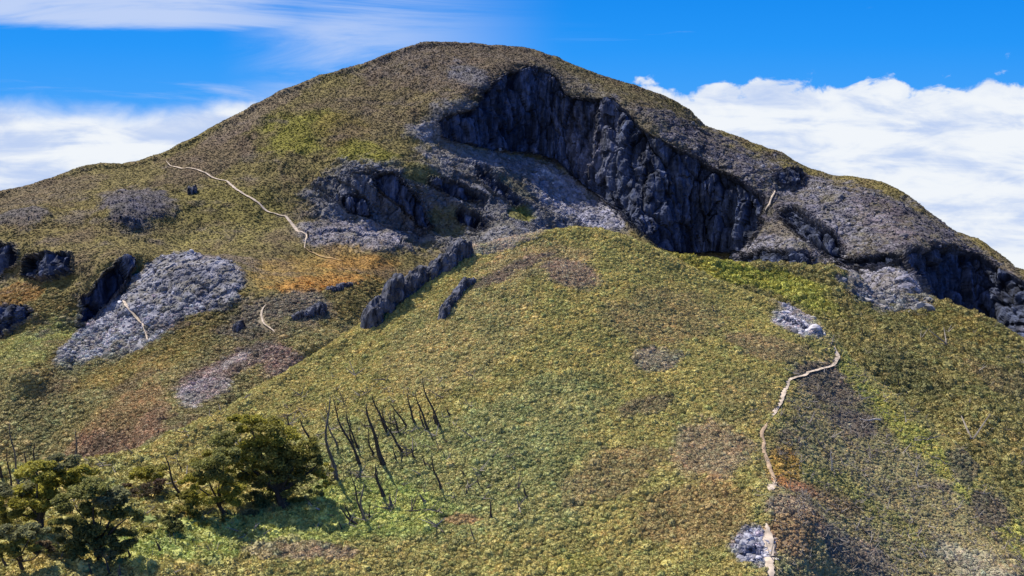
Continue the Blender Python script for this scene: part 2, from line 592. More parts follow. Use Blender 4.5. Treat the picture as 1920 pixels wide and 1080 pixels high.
# (shape, colour, opacity, rockiness, softness)
PAINT_A = [
    (('e', 870, 130, 260, 65, -5), (0.095, 0.070, 0.048), 0.95, 0.25, 20),
    (('e', 1150, 190, 180, 40, -24), (0.10, 0.085, 0.065), 0.8, 0.3, 20),
    (('e', 700, 215, 180, 60, 10), BROWN, 0.5, 0.15, 20),
    (('e', 400, 300, 130, 40, 28), BROWN, 0.8, 0.1, 20),
    (('e', 480, 215, 130, 22, 32), HEATH, 0.5, 0.1, 10),
    (('e', 560, 255, 90, 40, 10), GREEN, 0.85, 0.0, 10),
    (('e', 680, 290, 70, 24, -10), GREEN, 0.8, 0.0, 10),
    (('e', 640, 250, 60, 30, 0), (0.16, 0.12, 0.03), 0.7, 0.0, 10),
    (('e', 430, 400, 130, 50, 0), (0.14, 0.12, 0.03), 0.7, 0.0, 10),
    (('e', 120, 420, 130, 40, 10), (0.14, 0.11, 0.035), 0.7, 0.0, 10),
    (('e', 60, 370, 140, 30, 12), BROWN, 0.7, 0.2, 10),
    (('e', 1180, 175, 160, 22, -22), (0.11, 0.09, 0.035), 0.9, 0.1, 10),
    (('e', 850, 235, 80, 40, 20), ROCK, 0.7, 0.6, 10),
    (('e', 800, 250, 45, 20, 10), ROCKL, 0.4, 0.6, 10),
    (('e', 880, 150, 50, 22, -30), ROCK, 0.6, 0.5, 10),
    (('e', 260, 400, 75, 36, -8), (0.075, 0.068, 0.085), 0.9, 0.44, 10),
    (('e', 250, 430, 40, 20, 0), (0.07, 0.066, 0.09), 0.85, 0.44, 10),
    (('e', 40, 430, 50, 22, 10), (0.08, 0.072, 0.085), 0.8, 0.44, 10),
    ([(560, 380), (640, 310), (760, 315), (830, 300), (950, 300), (1060, 310), (1190, 400), (1190, 450), (1060, 470), (900, 480), (700, 470), (600, 430)], ROCK, 0.8, 0.8, 12),
    (('e', 660, 460, 120, 30, -8), (0.20, 0.185, 0.21), 0.95, 0.7, 10),
    ([(990, 310), (1050, 330), (1120, 370), (1190, 405), (1180, 440), (1120, 440), (1040, 400), (1000, 360)], ROCKL, 0.95, 0.7, 10),
    (('e', 1020, 330, 40, 10, -35), PALE, 0.7, 0.5, 10),
    (('e', 900, 300, 120, 22, -8), ROCKL, 0.45, 0.5, 10),
    (('e', 830, 420, 55, 28, -20), (0.12, 0.105, 0.03), 0.75, 0.2, 10),
    (('e', 972, 408, 26, 18, 0), GREEN, 0.9, 0.0, 6),
    (('e', 780, 330, 40, 20, -20), (0.14, 0.13, 0.03), 0.8, 0.0, 6),
    (('e', 960, 360, 50, 14, -30), (0.12, 0.11, 0.04), 0.6, 0.1, 6),
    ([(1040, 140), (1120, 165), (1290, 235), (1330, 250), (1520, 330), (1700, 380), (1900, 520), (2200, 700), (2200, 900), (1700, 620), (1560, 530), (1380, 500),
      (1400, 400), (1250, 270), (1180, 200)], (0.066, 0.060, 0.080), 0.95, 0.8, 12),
    (('e', 1560, 400, 120, 50, -25), ROCKL, 0.22, 0.8, 10),
    (('e', 1650, 420, 80, 30, -35), (0.13, 0.10, 0.11), 0.5, 0.6, 10),
    (('e', 1650, 545, 90, 40, -25), ROCKL, 0.75, 0.8, 10),
    (('e', 1440, 480, 70, 26, 10), ROCKL, 0.6, 0.8, 10),
    (('e', 1480, 440, 40, 20, 0), (0.17, 0.14, 0.08), 0.4, 0.4, 10),
    ([(1855, 540), (1885, 570), (1910, 610), (1915, 640), (1890, 620), (1860, 580)], PALE, 0.5, 0.6, 6),
    ([(100, 690), (140, 640), (200, 560), (280, 500), (340, 480), (420, 500), (460, 540), (450, 590), (350, 620), (280, 665), (180, 690), (130, 712)], (0.195, 0.195, 0.23), 0.96, 0.85, 8),
    ([(95, 690), (130, 650), (200, 640), (290, 630), (290, 665), (180, 690), (130, 712)], (0.33, 0.325, 0.35), 0.75, 0.8, 6),
    (('e', 350, 555, 45, 22, 10), ROCKD, 0.6, 0.8, 10),
    (('e', 430, 500, 70, 14, -5), HEATH, 0.6, 0.2, 10),
    (('e', 600, 520, 150, 42, 4), (0.25, 0.165, 0.045), 0.95, 0.0, 10),
    (('e', 590, 545, 90, 18, 6), ORANGE, 0.9, 0.0, 10),
    (('e', 660, 505, 80, 14, 0), ORANGE, 0.6, 0.0, 10),
    (('e', 430, 450, 130, 20, 4), (0.19, 0.16, 0.05), 0.9, 0.0, 10),
    (('e', 520, 610, 110, 46, 15), (0.155, 0.13, 0.10), 0.8, 0.3, 10),
    (('e', 60, 660, 120, 34, 35), (0.24, 0.23, 0.075), 0.95, 0.0, 12),
    (('e', 30, 560, 60, 20, 20), (0.22, 0.13, 0.04), 0.8, 0.0, 12),
    ([(-400, 700), (100, 690), (300, 680), (560, 620), (700, 600), (700, 900), (-400, 1000)], (0.20, 0.175, 0.075), 0.95, 0.0, 20),
    (('e', 260, 700, 140, 22, 18), (0.22, 0.17, 0.055), 0.8, 0.0, 12),
    (('e', 430, 700, 120, 26, 25), HEATH, 0.9, 0.1, 12),
    (('e', 530, 690, 50, 30, 10), (0.21, 0.15, 0.13), 0.8, 0.1, 12),
    (('e', 230, 820, 120, 50, 40), (0.19, 0.12, 0.075), 0.9, 0.0, 12),
    (('e', 385, 745, 52, 26, 20), (0.34, 0.30, 0.31), 0.75, 0.3, 10),
    (('e', 430, 692, 50, 9, 25), (0.42, 0.36, 0.33), 0.7, 0.2, 6),
    (('e', 230, 780, 110, 30, 20), (0.21, 0.16, 0.06), 0.5, 0.0, 12),
]


def paint(P, px, py, base, paints, ragged=16.0, wl=14.0):
    wx = fbm(P, wl, 4, 0.6) * ragged * 2.2
    wy = fbm(P, wl, 4, 0.6, off=40.0) * ragged * 1.3
    br = fbm(P, wl * 0.5, 6, 0.72, off=80.0)
    col = np.ones(px.shape + (3,)) * np.array(base)
    rock = np.zeros(px.shape)
    for shape, c, op, rk, soft in paints:
        m = look(region(shape, soft), px + wx, py + wy)
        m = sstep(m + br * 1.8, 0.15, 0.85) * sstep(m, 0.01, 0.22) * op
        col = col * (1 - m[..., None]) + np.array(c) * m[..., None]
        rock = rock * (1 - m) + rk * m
    return col, rock


def build_sheet(name, L, sil, bottom, px0, px1, nc, nr, base, paints, cliff=None, cliffcol=None, wl=14., ragged=16.,
                mat=None, rough=(1, 1, 1), bumps=(), back=(1.0, 0.012), power=1.0):
    px = np.linspace(px0, px1, nc)
    s = curve(sil, px)
    b = np.maximum(curve(bottom, px), s + 60)
    t = np.linspace(0, 1, nr) ** power
    PX = np.tile(px, (nr, 1))
    PY = b[None, :] + (s - b)[None, :] * t[:, None]
    Y = np.exp(look(L, PX, PY))
    V = world(PX, PY, Y)
    # the far side of the crest, falling away
    d = np.array([0.6, 1.3, 2.3, 3.8, 6, 9, 14, 22, 35, 60, 100.]) * back[0]
    last, prev = V[-1], V[-4]
    hd = np.linalg.norm((last - prev)[:, :2], axis=1)
    m0 = np.clip((last[:, 2] - prev[:, 2]) / np.maximum(hd, 1e-3), -0.2, 0.6)
    rows = []
    for q in d:
        zz = last[:, 2] + m0 * q * np.exp(-q / 4) - back[1] * q * q / (1 + 0.012 * q)
        Yb = last[:, 1] + q
        rows.append(np.stack([last[:, 0] * Yb / last[:, 1], Yb, zz], -1))
    V = np.concatenate([V, np.array(rows)], 0)
    PX = np.concatenate([PX, np.tile(px, (len(d), 1))], 0)
    PY = np.concatenate([PY, np.tile(s, (len(d), 1))], 0)
    for (bx, by, rad, hh) in bumps:
        c = world(bx, by, math.exp(float(look(L, np.array(bx), np.array(by)))))
        rr = ((V[..., 0] - c[0]) ** 2 + ((V[..., 1] - c[1])) ** 2) / rad ** 2
        V[..., 2] += hh * np.exp(-rr)
    col, rock = paint(V, PX, PY, base, paints, ragged, wl)
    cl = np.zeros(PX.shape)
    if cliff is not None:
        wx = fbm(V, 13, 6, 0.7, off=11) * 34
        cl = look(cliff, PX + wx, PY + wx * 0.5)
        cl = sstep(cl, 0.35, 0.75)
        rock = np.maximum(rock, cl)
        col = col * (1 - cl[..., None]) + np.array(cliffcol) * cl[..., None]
        br = look(region([(1048, 192), (1150, 194), (1165, 250), (1140, 330), (1085, 335), (1040, 270)], 12), PX + wx, PY + wx)  # lit part of the upper cliff, painted in as lighter rock colour
        br = br * sstep(fbm(V * np.array([1, 0.5, 0.3]), 8, 4, 0.65, off=99), -0.2, 0.2) * 0.75 * cl
        led = sstep(fbm(V * np.array([0.4, 0.4, 1]), 7, 5, 0.65, off=101), 0.12, 0.3) * 0.45 * cl  # lit ledges, likewise put into the colour as paler bands
        br = np.maximum(br, led)
        col = col * (1 - br[..., None]) + np.array([0.125, 0.12, 0.155]) * br[..., None]
    N = normals(V)
    return V, N, col, rock, cl, PX, PY


_bA = [(-400, 1010), (260, 960), (430, 880), (690, 740), (890, 590), (1090, 540), (1280, 560), (1560, 570), (1640, 620), (1800, 660), (1920, 720), (2320, 960)]
LA = solve_depth(slopeA, [(600, 490, 400), (300, 600, 335), (50, 700, 290), (300, 850, 235), (1200, 470, 440), (950, 460, 405), (1480, 500, 400),
                          (1700, 560, 345), (100, 540, 350), (600, 650, 300), (1930, 660, 330), (-200, 900, 220)], SIL_A, DEP_A)
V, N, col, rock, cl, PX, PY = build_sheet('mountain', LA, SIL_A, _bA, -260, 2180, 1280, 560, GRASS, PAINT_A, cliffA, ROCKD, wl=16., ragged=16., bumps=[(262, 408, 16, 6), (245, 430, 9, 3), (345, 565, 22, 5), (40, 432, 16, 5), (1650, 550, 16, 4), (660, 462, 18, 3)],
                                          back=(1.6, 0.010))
veg = 1 - rock
fl = V * np.array([1, 0.35, 0.10])
d1 = ridged(V * np.array([1, 1, 0.6]), 42, 4, 0.55)
ribz = look(region([(560, 330), (640, 300), (850, 300), (1000, 340), (1050, 440), (900, 480), (700, 470), (600, 430)], 24), PX, PY)
d2 = ridged(V, 11, 4, 0.6, off=5)
flu = ridged(fl, 15, 5, 0.6, off=3)
ledge = ridged(V * np.array([0.5, 0.5, 1]), 16, 4, 0.6, off=23)
kerf = np.clip(fbm(V * np.array([1, 0.5, 0.18]), 5, 4, 0.65, off=27) * 3, -1, 0.3)
flu2 = ridged(fl, 4.5, 3, 0.6, off=8)
d3 = fbm(V, 3.0, 3, 0.65, off=2)
g1 = fbm(V, 60, 4, 0.5, off=7)
g2 = ridged(V * np.array([1, 0.5, 1]), 14, 4, 0.5, off=9)
g3 = fbm(V, 2.4, 3, 0.6, off=19)
edge = sstep(PY - curve(SIL_A, PX), 0, 40)
gul = ridged(V * np.array([1, 0.3, 0.3]) + g1[..., None] * 14, 34, 4, 0.5, off=13)
rib = ridged(np.stack([V[..., 0] + V[..., 2] * 1.3, V[..., 1] * 0.3, V[..., 2] * 0.3], -1), 19, 4, 0.55, off=15)
rk = rock > 0.12
cel = np.zeros(rock.shape); cej = np.ones(rock.shape); ces = np.zeros(rock.shape); csj = np.ones(rock.shape)
Vr = V[rk]
clr = cl[rk][:, None]
warp = np.stack([fbm(Vr, 9, 3, off=71), fbm(Vr, 9, 3, off=73), fbm(Vr, 9, 3, off=75)], -1) * 3.0
k3 = np.array([1, 0.7, 0.75]) * (1 - clr) + np.array([1, 0.55, 0.30]) * clr
cel[rk], cej[rk] = cells((Vr + warp) * k3, 7.5, 3.3)
ces[rk], csj[rk] = cells((Vr + warp * 0.5) * k3, 2.9, 8.1)
block = cel * 1.5 + ces * 0.65 - (1 - sstep(cej, 0.0, 0.16)) * 1.1 - (1 - sstep(csj, 0.0, 0.2)) * 0.35
disp = rock * block * (0.6 + 0.3 * cl) + rock * (1 - cl) * (d1 * 3.2 * edge + rib * (2.0 + 3.0 * ribz) * edge + d2 * 1.2 + d3 * 0.5) + cl * (flu * 3.4 + block * 0.5 + ledge * 1.2 + kerf * 0.8 + d3 * 0.4) \
    + veg * (g1 * 5.0 * edge + g2 * 1.2 + g3 * 0.35 + gul * 2.6 * edge)
V = V + N * disp[..., None] * np.array([1, 1, 0.8])
# natural colour changes: lichen and weather streaks on rock, turf patches on grass
v1 = fbm(V, 7, 4, 0.6, off=31)
v2 = fbm(fl, 3.5, 3, 0.6, off=33)
v3 = fbm(V, 1.6, 2, 0.6, off=35)
mul = 1 + rock * (cel * 0.22 + ces * 0.18) + veg * (v1 * 0.7 + v3 * 0.7) + rock * (v2 * (1.2 + 1.0 * cl) + v3 * 0.8 + v1 * 0.9 * (1 - cl))
col = col * np.clip(mul, 0.4, 1.9)[..., None]
vein = np.exp(-(np.abs(fbm(V + d3[..., None] * 1.5, 5, 4, 0.6, off=91)) / 0.04) ** 2) * rock * (1 - cl) * sstep(fbm(V, 40, 2, off=93), -0.25, 0.15)
vein = (vein * 0.6)[..., None]
col = col * (1 - vein) + np.array([0.36, 0.35, 0.38]) * vein
blot = (rock * (1 - cl) * sstep(fbm(V * np.array([1, 1, 0.7]), 9, 4, 0.65, off=95), 0.02, 0.22) * 0.55)[..., None]
col = col * (1 - blot) + np.array([0.055, 0.055, 0.075]) * blot
lich = (rock * sstep(fbm(V, 5, 4, 0.65, off=51), 0.16, 0.34) * 0.4 * (1 - 0.93 * cl))[..., None]
col = col * (1 - lich) + np.array([0.33, 0.32, 0.37]) * lich
gv = (np.exp(-(fbm(V, 13, 5, 0.6, off=97) / 0.05) ** 2) * rock * (1 - cl) * 0.65)[..., None]
col = col * (1 - gv) + np.array([0.13, 0.11, 0.055]) * gv
gr = (rock * sstep(fbm(V, 12, 4, 0.6, off=57), 0.1, 0.3) * 0.6 * (1 - cl))[..., None]
col = col * (1 - gr) + np.array([0.11, 0.10, 0.035]) * gr
hp = (veg * sstep(fbm(V * np.array([0.6, 0.6, 1.6]), 11, 5, 0.65, off=67), 0.04, 0.26) * 0.65)[..., None] * (PY < 640)[..., None]
col = col * (1 - hp) + np.array([0.125, 0.100, 0.088]) * hp
hue = (veg * sstep(fbm(V, 18, 4, 0.6, off=61), 0.0, 0.3) * 0.6)[..., None]
col = col * (1 - hue) + np.array([0.12, 0.082, 0.055]) * hue
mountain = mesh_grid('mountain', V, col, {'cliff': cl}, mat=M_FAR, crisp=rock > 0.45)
mountain['kind'] = 'structure'
mountain['label'] = 'broad rocky mountain with dark cliffs and olive grass slopes'
SA = dict(V=V, col=col, rock=rock, cl=cl, PX=PX, PY=PY)

# ------------------------------------------------------------------ SHOULDER sheet (middle, right)
_bC = [(-400, 1100), (1000, 760), (1280, 640), (1560, 800), (1800, 980), (1920, 1100), (2320, 1420)]
slopeC = np.full(mgx.shape, 0.30)
LC = solve_depth(slopeC, [(1600, 690, 225), (1920, 980, 165), (1700, 620, 265), (1300, 560, 250), (1800, 850, 190)], SIL_C, DEP_C)
SHRUB = (0.205, 0.18, 0.065)
PAINT_C = [
    (('e', 1420, 525, 150, 20, -10), (0.29, 0.28, 0.05), 0.9, 0, 10),
    (('e', 1500, 560, 90, 22, -25), (0.25, 0.25, 0.05), 0.8, 0, 10),
    (('e', 1300, 510, 60, 16, -25), (0.30, 0.26, 0.05), 0.8, 0, 10),
    (('e', 1780, 610, 110, 25, -20), (0.20, 0.165, 0.05), 0.9, 0, 10),
    ([(1560, 515), (1640, 545), (1740, 566), (1770, 582), (1700, 588), (1640, 586), (1590, 552)], (0.19, 0.185, 0.21), 0.85, 0.8, 8),
    (('e', 1880, 720, 90, 26, -25), (0.19, 0.15, 0.075), 0.7, 0, 10),
    (('e', 1700, 700, 90, 30, -35), (0.10, 0.10, 0.045), 0.5, 0, 10),
]
V, N, col, rock, cl, PX, PY = build_sheet('shoulder', LC, SIL_C, _bC, 1130, 2180, 620, 420, SHRUB, PAINT_C, wl=9., ragged=12., back=(1.0, 0.03))
disp = (1 - rock) * (fbm(V, 30, 4) * 2.0 + ridged(V, 7, 3) * 0.4 + fbm(V, 1.6, 2) * 0.3) + rock * (ridged(V, 5, 4) * 0.9 + fbm(V, 1.5, 3) * 0.6)
V = V + N * disp[..., None]
col = col * np.clip(1 + fbm(V, 4, 4, off=3)[..., None] * 0.8, 0.5, 1.6)
shoulder = mesh_grid('hillside', V, col * 0.5, mat=M_NEAR)
shoulder['kind'] = 'structure'
shoulder['label'] = 'green shrubby shoulder behind the near hill'
SC_ = dict(V=V, col=col, rock=rock, cl=cl, PX=PX, PY=PY)

# ------------------------------------------------------------------ NEAR HILL sheet
_bB = [(-400, 1420), (1500, 1420), (1920, 1420), (2320, 1500)]
slopeB = np.full(mgx.shape, 0.30)
slopeB = slopeB * (1 - region([(-400, 900), (600, 880), (600, 1400), (-400, 1400)], 40)) + 0.12 * region([(-400, 900), (600, 880), (600, 1400), (-400, 1400)], 40)
LB = solve_depth(slopeB, [(1000, 1080, 118), (1440, 1080, 112), (1450, 800, 152), (300, 1080, 108), (1900, 1080, 125), (1000, 700, 160), (600, 850, 142), (100, 1080, 106)],
                 SIL_B, DEP_B)
PAINT_B = [
    (('e', 800, 900, 330, 130, 0), (0.256, 0.248, 0.106), 0.75, 0, 20),
    (('e', 700, 960, 160, 60, 0), (0.297, 0.306, 0.093), 0.85, 0, 20),
    (('e', 450, 1020, 260, 50, 5), (0.285, 0.295, 0.092), 0.85, 0, 20),
    (('e', 1000, 790, 160, 80, 20), (0.244, 0.237, 0.105), 0.7, 0, 20),
    (('e', 860, 640, 160, 90, 30), (0.307, 0.250, 0.113), 0.8, 0, 20),
    (('e', 1000, 500, 120, 40, 10), (0.295, 0.224, 0.117), 0.8, 0, 20),
    (('e', 960, 515, 90, 14, 25), HEATH, 0.8, 0, 10),
    (('e', 1070, 520, 60, 28, -10), (0.260, 0.182, 0.148), 0.8, 0, 10),
    (('e', 950, 460, 80, 12, 14), (0.312, 0.251, 0.248), 0.7, 0.3, 8),
    (('e', 1250, 600, 120, 60, 0), (0.253, 0.190, 0.097), 0.7, 0, 20),
    (('e', 1230, 680, 50, 22, 0), (0.251, 0.199, 0.176), 0.7, 0, 10),
    (('e', 1210, 770, 60, 18, 15), (0.142, 0.102, 0.083), 0.6, 0, 10),
    (('e', 1330, 860, 80, 70, 0), (0.284, 0.194, 0.160), 0.60, 0, 14),
    (('e', 1150, 900, 110, 50, 20), (0.258, 0.180, 0.103), 0.6, 0, 14),
    (('e', 1300, 980, 120, 60, 0), (0.257, 0.175, 0.086), 0.75, 0, 14),
    (('e', 1080, 1060, 60, 24, 0), (0.352, 0.287, 0.083), 0.7, 0, 14),
    (('e', 860, 975, 40, 10, 0), (0.325, 0.162, 0.099), 0.60, 0, 14),
    (('e', 560, 1055, 110, 22, 0), (0.260, 0.172, 0.153), 0.60, 0, 14),
    (('e', 1400, 760, 60, 50, 0), (0.259, 0.201, 0.087), 0.7, 0, 14),
    (('e', 1480, 570, 80, 22, -25), (0.237, 0.170, 0.129), 0.9, 0.1, 14),
    (('e', 1490, 610, 50, 22, -25), (0.343, 0.309, 0.386), 0.85, 0.7, 8),
    (('e', 1440, 660, 90, 28, -10), (0.224, 0.158, 0.100), 0.7, 0, 14),
    ([(1560, 640), (1650, 740), (1920, 1000), (2200, 1300), (1700, 1420), (1450, 1420), (1445, 980), (1430, 850), (1480, 750)], (0.27, 0.225, 0.13), 0.8, 0.1, 30),
    (('e', 1560, 730, 80, 40, -20), (0.167, 0.125, 0.108), 0.8, 0.2, 14),
    (('e', 1680, 800, 80, 40, -30), (0.178, 0.155, 0.070), 0.7, 0.0, 14),
    (('e', 1600, 800, 50, 26, -20), (0.143, 0.108, 0.106), 0.8, 0.3, 14),
    ([(1560, 640), (1600, 700), (1720, 800), (1920, 1000), (2000, 1080), (1940, 1080), (1800, 940), (1700, 840), (1600, 740), (1570, 700)], (0.295, 0.274, 0.075), 0.9, 0, 8),
    ([(1480, 860), (1560, 880), (1680, 960), (1760, 1030), (1720, 1030), (1600, 950), (1500, 900)], (0.260, 0.232, 0.088), 0.85, 0, 8),
    (('e', 1466, 880, 34, 48, 0), (0.36, 0.215, 0.05), 0.75, 0, 14),
    (('e', 1490, 925, 50, 22, -10), (0.346, 0.142, 0.088), 0.50, 0, 14),
    (('e', 1560, 940, 60, 20, -20), (0.175, 0.098, 0.068), 0.50, 0, 14),
    (('e', 1490, 1020, 60, 36, 0), (0.324, 0.152, 0.104), 0.45, 0, 14),
    (('e', 1490, 985, 60, 20, 0), (0.297, 0.226, 0.168), 0.8, 0, 10),
    (('e', 1410, 1035, 42, 34, 0), (0.246, 0.229, 0.300), 0.95, 0.8, 6),
    (('e', 1600, 1050, 80, 40, -20), (0.156, 0.125, 0.124), 0.7, 0.2, 10),
    ([(1740, 1000), (1800, 1020), (1900, 1080), (2000, 1150), (1880, 1180), (1800, 1080), (1730, 1030)], (0.33, 0.285, 0.245), 0.7, 0.3, 16),
    (('e', 1850, 960, 50, 30, -40), (0.131, 0.097, 0.094), 0.8, 0.2, 10),
    (('e', 1800, 880, 40, 22, -40), (0.120, 0.102, 0.088), 0.7, 0.2, 10),
]
V, N, col, rock, cl, PX, PY = build_sheet('hill', LB, SIL_B, _bB, -260, 2180, 1000, 520, OLIVE, PAINT_B, wl=7., ragged=14., back=(0.8, 0.03),
                                          bumps=[(1500, 1000, 7.0, 2.6), (560, 1075, 8, 1.6), (1300, 900, 10, 1.2), (960, 540, 10, 1.0), (1420, 700, 14, 1.2)], power=1.0)
disp = (1 - rock) * (fbm(V, 26, 4) * 1.1 + ridged(V, 6, 3) * 0.25 + fbm(V, 1.2, 2) * 0.2) + rock * (ridged(V, 3, 4) * 0.45 + fbm(V, 1, 3) * 0.3)
V = V + N * disp[..., None]
col = col * np.clip(1 + fbm(V, 2.5, 4, off=3)[..., None] * 0.8, 0.5, 1.6)
flankB = region([(1540, 640), (1920, 1000), (2200, 1300), (1700, 1420), (1450, 1420), (1445, 980), (1430, 850), (1480, 750)], 24)
col = col * np.array([0.95, 1.0, 0.92])
flk = look(flankB, PX, PY)[..., None]
fp = flk * sstep(fbm(V, 5, 5, 0.65, off=41), 0.08, 0.25)[..., None] * 0.7
col = col * (1 - fp) + np.array([0.11, 0.085, 0.075]) * fp
fp = flk * sstep(fbm(V, 4, 5, 0.65, off=44), 0.14, 0.28)[..., None] * 0.5
col = col * (1 - fp) + np.array([0.40, 0.33, 0.22]) * fp
hill = mesh_grid('hill', V, col * (0.64 + 0.30 * flk), mat=M_NEAR)
hill['kind'] = 'structure'
hill['label'] = 'rounded near hill covered in low olive shrubs'
SB = dict(V=V, col=col, rock=rock, cl=cl, PX=PX, PY=PY)


# unseen forest-green sheet, added below and behind the drone to block cloud light
gx, gy_ = np.meshgrid(np.linspace(-6000, 6000, 61), np.linspace(-6000, 118, 41))
gz = np.full(gx.shape, CAMZ - 95.0) + fbm(np.stack([gx, gy_, 0 * gx], -1), 900, 3) * 30 * sstep(-gy_, 0, 400)
ground = mesh_grid('ground', np.stack([gx, gy_, gz], -1), np.ones(gx.shape + (3,)) * np.array([0.05, 0.055, 0.025]), mat=M_FAR)
ground['kind'] = 'structure'


def on(S, px, py):
    """the point of a terrain sheet seen at a photograph pixel"""
    V, PX, PY = S['V'], S['PX'], S['PY']
    c = (px - PX[0, 0]) / (PX[0, 1] - PX[0, 0])
    i = int(np.clip(math.floor(c), 0, PX.shape[1] - 2))
    f = c - i
    out = 0
    for j, w in ((i, 1 - f), (i + 1, f)):
        colp = PY[:-11, j]
        r = np.interp(-py, -colp, np.arange(len(colp)))
        r0 = int(min(math.floor(r), len(colp) - 2))
        out = out + w * (V[r0, j] * (1 - r + r0) + V[r0 + 1, j] * (r - r0))
    return np.array(out)


def tag(o, label=None, cat=None, group=None, kind=None):
    if label: o['label'] = label
    if cat: o['category'] = cat
    if group: o['group'] = group
    if kind: o['kind'] = kind
    return o


def mesh_obj(name, verts, faces, mat=None, parent=None, smooth=False, colors=None):
    me = bpy.data.meshes.new(name)
    me.from_pydata([tuple(map(float, v)) for v in verts], [], [tuple(f) for f in faces])
    if smooth:
        me.polygons.foreach_set('use_smooth', [True] * len(me.polygons))
    if mat:
        me.materials.append(mat)
    if colors is not None:
        ca = me.attributes.new('tint', 'FLOAT_COLOR', 'POINT')
        c4 = np.ones((len(verts), 4), np.float32)
        c4[:, :3] = colors
        ca.data.foreach_set('color', c4.reshape(-1))
    me.update()
    o = bpy.data.objects.new(name, me)
    COL.objects.link(o)
    if parent:
        o.parent = parent
    return o


def empty(name, loc):
    o = bpy.data.objects.new(name, None)
    o.empty_display_size = 0.5
    COL.objects.link(o)
    o.location = tuple(map(float, loc))
    return o


# ------------------------------------------------------------------ trails
def trail(S, pts, width, lift, label, seed=0, mat=None, name='path'):
    """a worn strip that follows the ground"""
    pts = np.array(pts, float)
    seg = np.r_[0, np.cumsum(np.hypot(*np.diff(pts[:, :2], axis=0).T))]
    n = max(12, int(seg[-1] / 3))
    s = np.linspace(0, seg[-1], n)
    x = np.interp(s, seg, pts[:, 0])
    y = np.interp(s, seg, pts[:, 1])
    w = np.interp(s, seg, pts[:, 2]) if pts.shape[1] > 2 else np.ones(n)
    tt = np.linspace(0, 1, n)
    w = w * np.clip(np.minimum(tt, 1 - tt) * 8 + 0.25, 0, 1)
    r = np.random.default_rng(seed)
    x = x + np.convolve(r.normal(0, 2.2, n), np.ones(4) / 4, 'same')
    y = y + np.convolve(r.normal(0, 1.2, n), np.ones(4) / 4, 'same')
    P = np.array([on(S, a, b) for a, b in zip(x, y)])
    k = np.ones(3) / 3
    Q = P.copy()
    for i in range(3):
        Q[1:-1, i] = np.convolve(P[:, i], k, 'valid')
    Q[:, 2] = np.maximum(Q[:, 2], P[:, 2])
    T = np.gradient(Q, axis=0)
    sd_ = np.stack([-T[:, 1], T[:, 0], 0 * T[:, 0]], -1)
    sd_ /= np.maximum(np.linalg.norm(sd_, axis=1)[:, None], 1e-6)
    cam_dir = np.array([1.0, 0, 0])
    v, f = [], []
    for i in range(n):
        ww = width * w[i] * (0.85 + 0.3 * r.random())
        for q in (-1, -0.45, 0.45, 1):
            p = Q[i] + sd_[i] * q * ww / 2 * (0.93 + 0.14 * r.random())
            v.append((p[0], p[1], p[2] + lift - (0.25 if abs(q) == 1 else 0) * lift))
    for i in range(n - 1):
        for j in range(3):
            a = i * 4 + j
            f.append((a, a + 1, a + 5, a + 4))
    o = mesh_obj(name, v, f, mat or M_TRAIL, smooth=True)
    tag(o, label, kind='structure')
    return o, np.stack([x, y], -1), w


T1 = trail(SA, [(312, 306, .6), (322, 318, 1), (345, 327, 1.2), (370, 328, 1), (400, 340, .9), (430, 352, .9), (440, 365, 1), (470, 382, 1), (505, 402, 1), (535, 411, 1), (548, 430, 1.1), (560, 447, 1.2), (573, 456, 1), (568, 478, .7)],
           1.15, 0.35, 'pale dirt trail zigzagging down the grassy mountain flank', 1)
T2 = trail(SB, [(1563, 652, .7), (1568, 672, 1), (1562, 690, 1), (1535, 702, .9), (1500, 716, .9), (1478, 725, .9), (1470, 745, .9), (1460, 765, 1), (1450, 782, .9), (1440, 800, .4)],
           0.85, 0.2, 'bare pale dirt trail crossing the crest of the near hill', 2)
T3 = trail(SB, [(1452, 930, .7), (1446, 945, 1.2), (1440, 958, .8)], 0.9, 0.25, 'short pale bare stretch of trail below the orange grass', 3)
T4 = trail(SB, [(1436, 1006, .8), (1437, 1020, 1.3), (1441, 1040, 1.2), (1442, 1060, .9), (1443, 1100, .8), (1450, 1180, .8)], 1.0, 0.3, 'white worn trail at the bottom edge beside the grey boulders', 4)
T9 = trail(SB, [(1442, 796, .5), (1428, 814, .8), (1430, 850, .7), (1444, 890, .8), (1452, 932, .7)], 0.75, 0.32, 'faint brown trail joining the upper and lower bare stretches', 9, mat=simple_material('trail_brown', (0.31, 0.225, 0.15), 0.95, 0.3, 1.2, 0.3))
T5 = trail(SA, [(247, 590, .8), (252, 605, 1), (262, 622, 1), (278, 632, .8), (280, 655, .9)], 0.9, 0.5, 'thin pale track winding over the grey scree slope', 5)
T6 = trail(SA, [(500, 585, .7), (490, 603, 1), (500, 620, 1), (520, 636, .7)], 0.6, 0.4, 'short faint track below the orange meadow', 6)
T7 = trail(SA, [(568, 478, .6), (600, 492, 1), (640, 500, .8)], 0.6, 0.4, 'faint orange path across the saddle meadow', 7,
           mat=simple_material('trail_orange', (0.38, 0.26, 0.14), 0.95, 0.2, 1.2, 0.3))
T8 = trail(SA, [(1452, 366, .6), (1448, 385, 1), (1440, 405, .8)], 0.9, 0.8, 'thin pale gully streak beside the dark cliff', 8)

# ------------------------------------------------------------------ scatter
def icosphere(sub):
    import bmesh
    bm = bmesh.new()
    bmesh.ops.create_icosphere(bm, subdivisions=sub, radius=1.0)
    v = np.array([x.co[:] for x in bm.verts])
    f = [[q.index for q in x.verts] for x in bm.faces]
    bm.free()
    return v, f


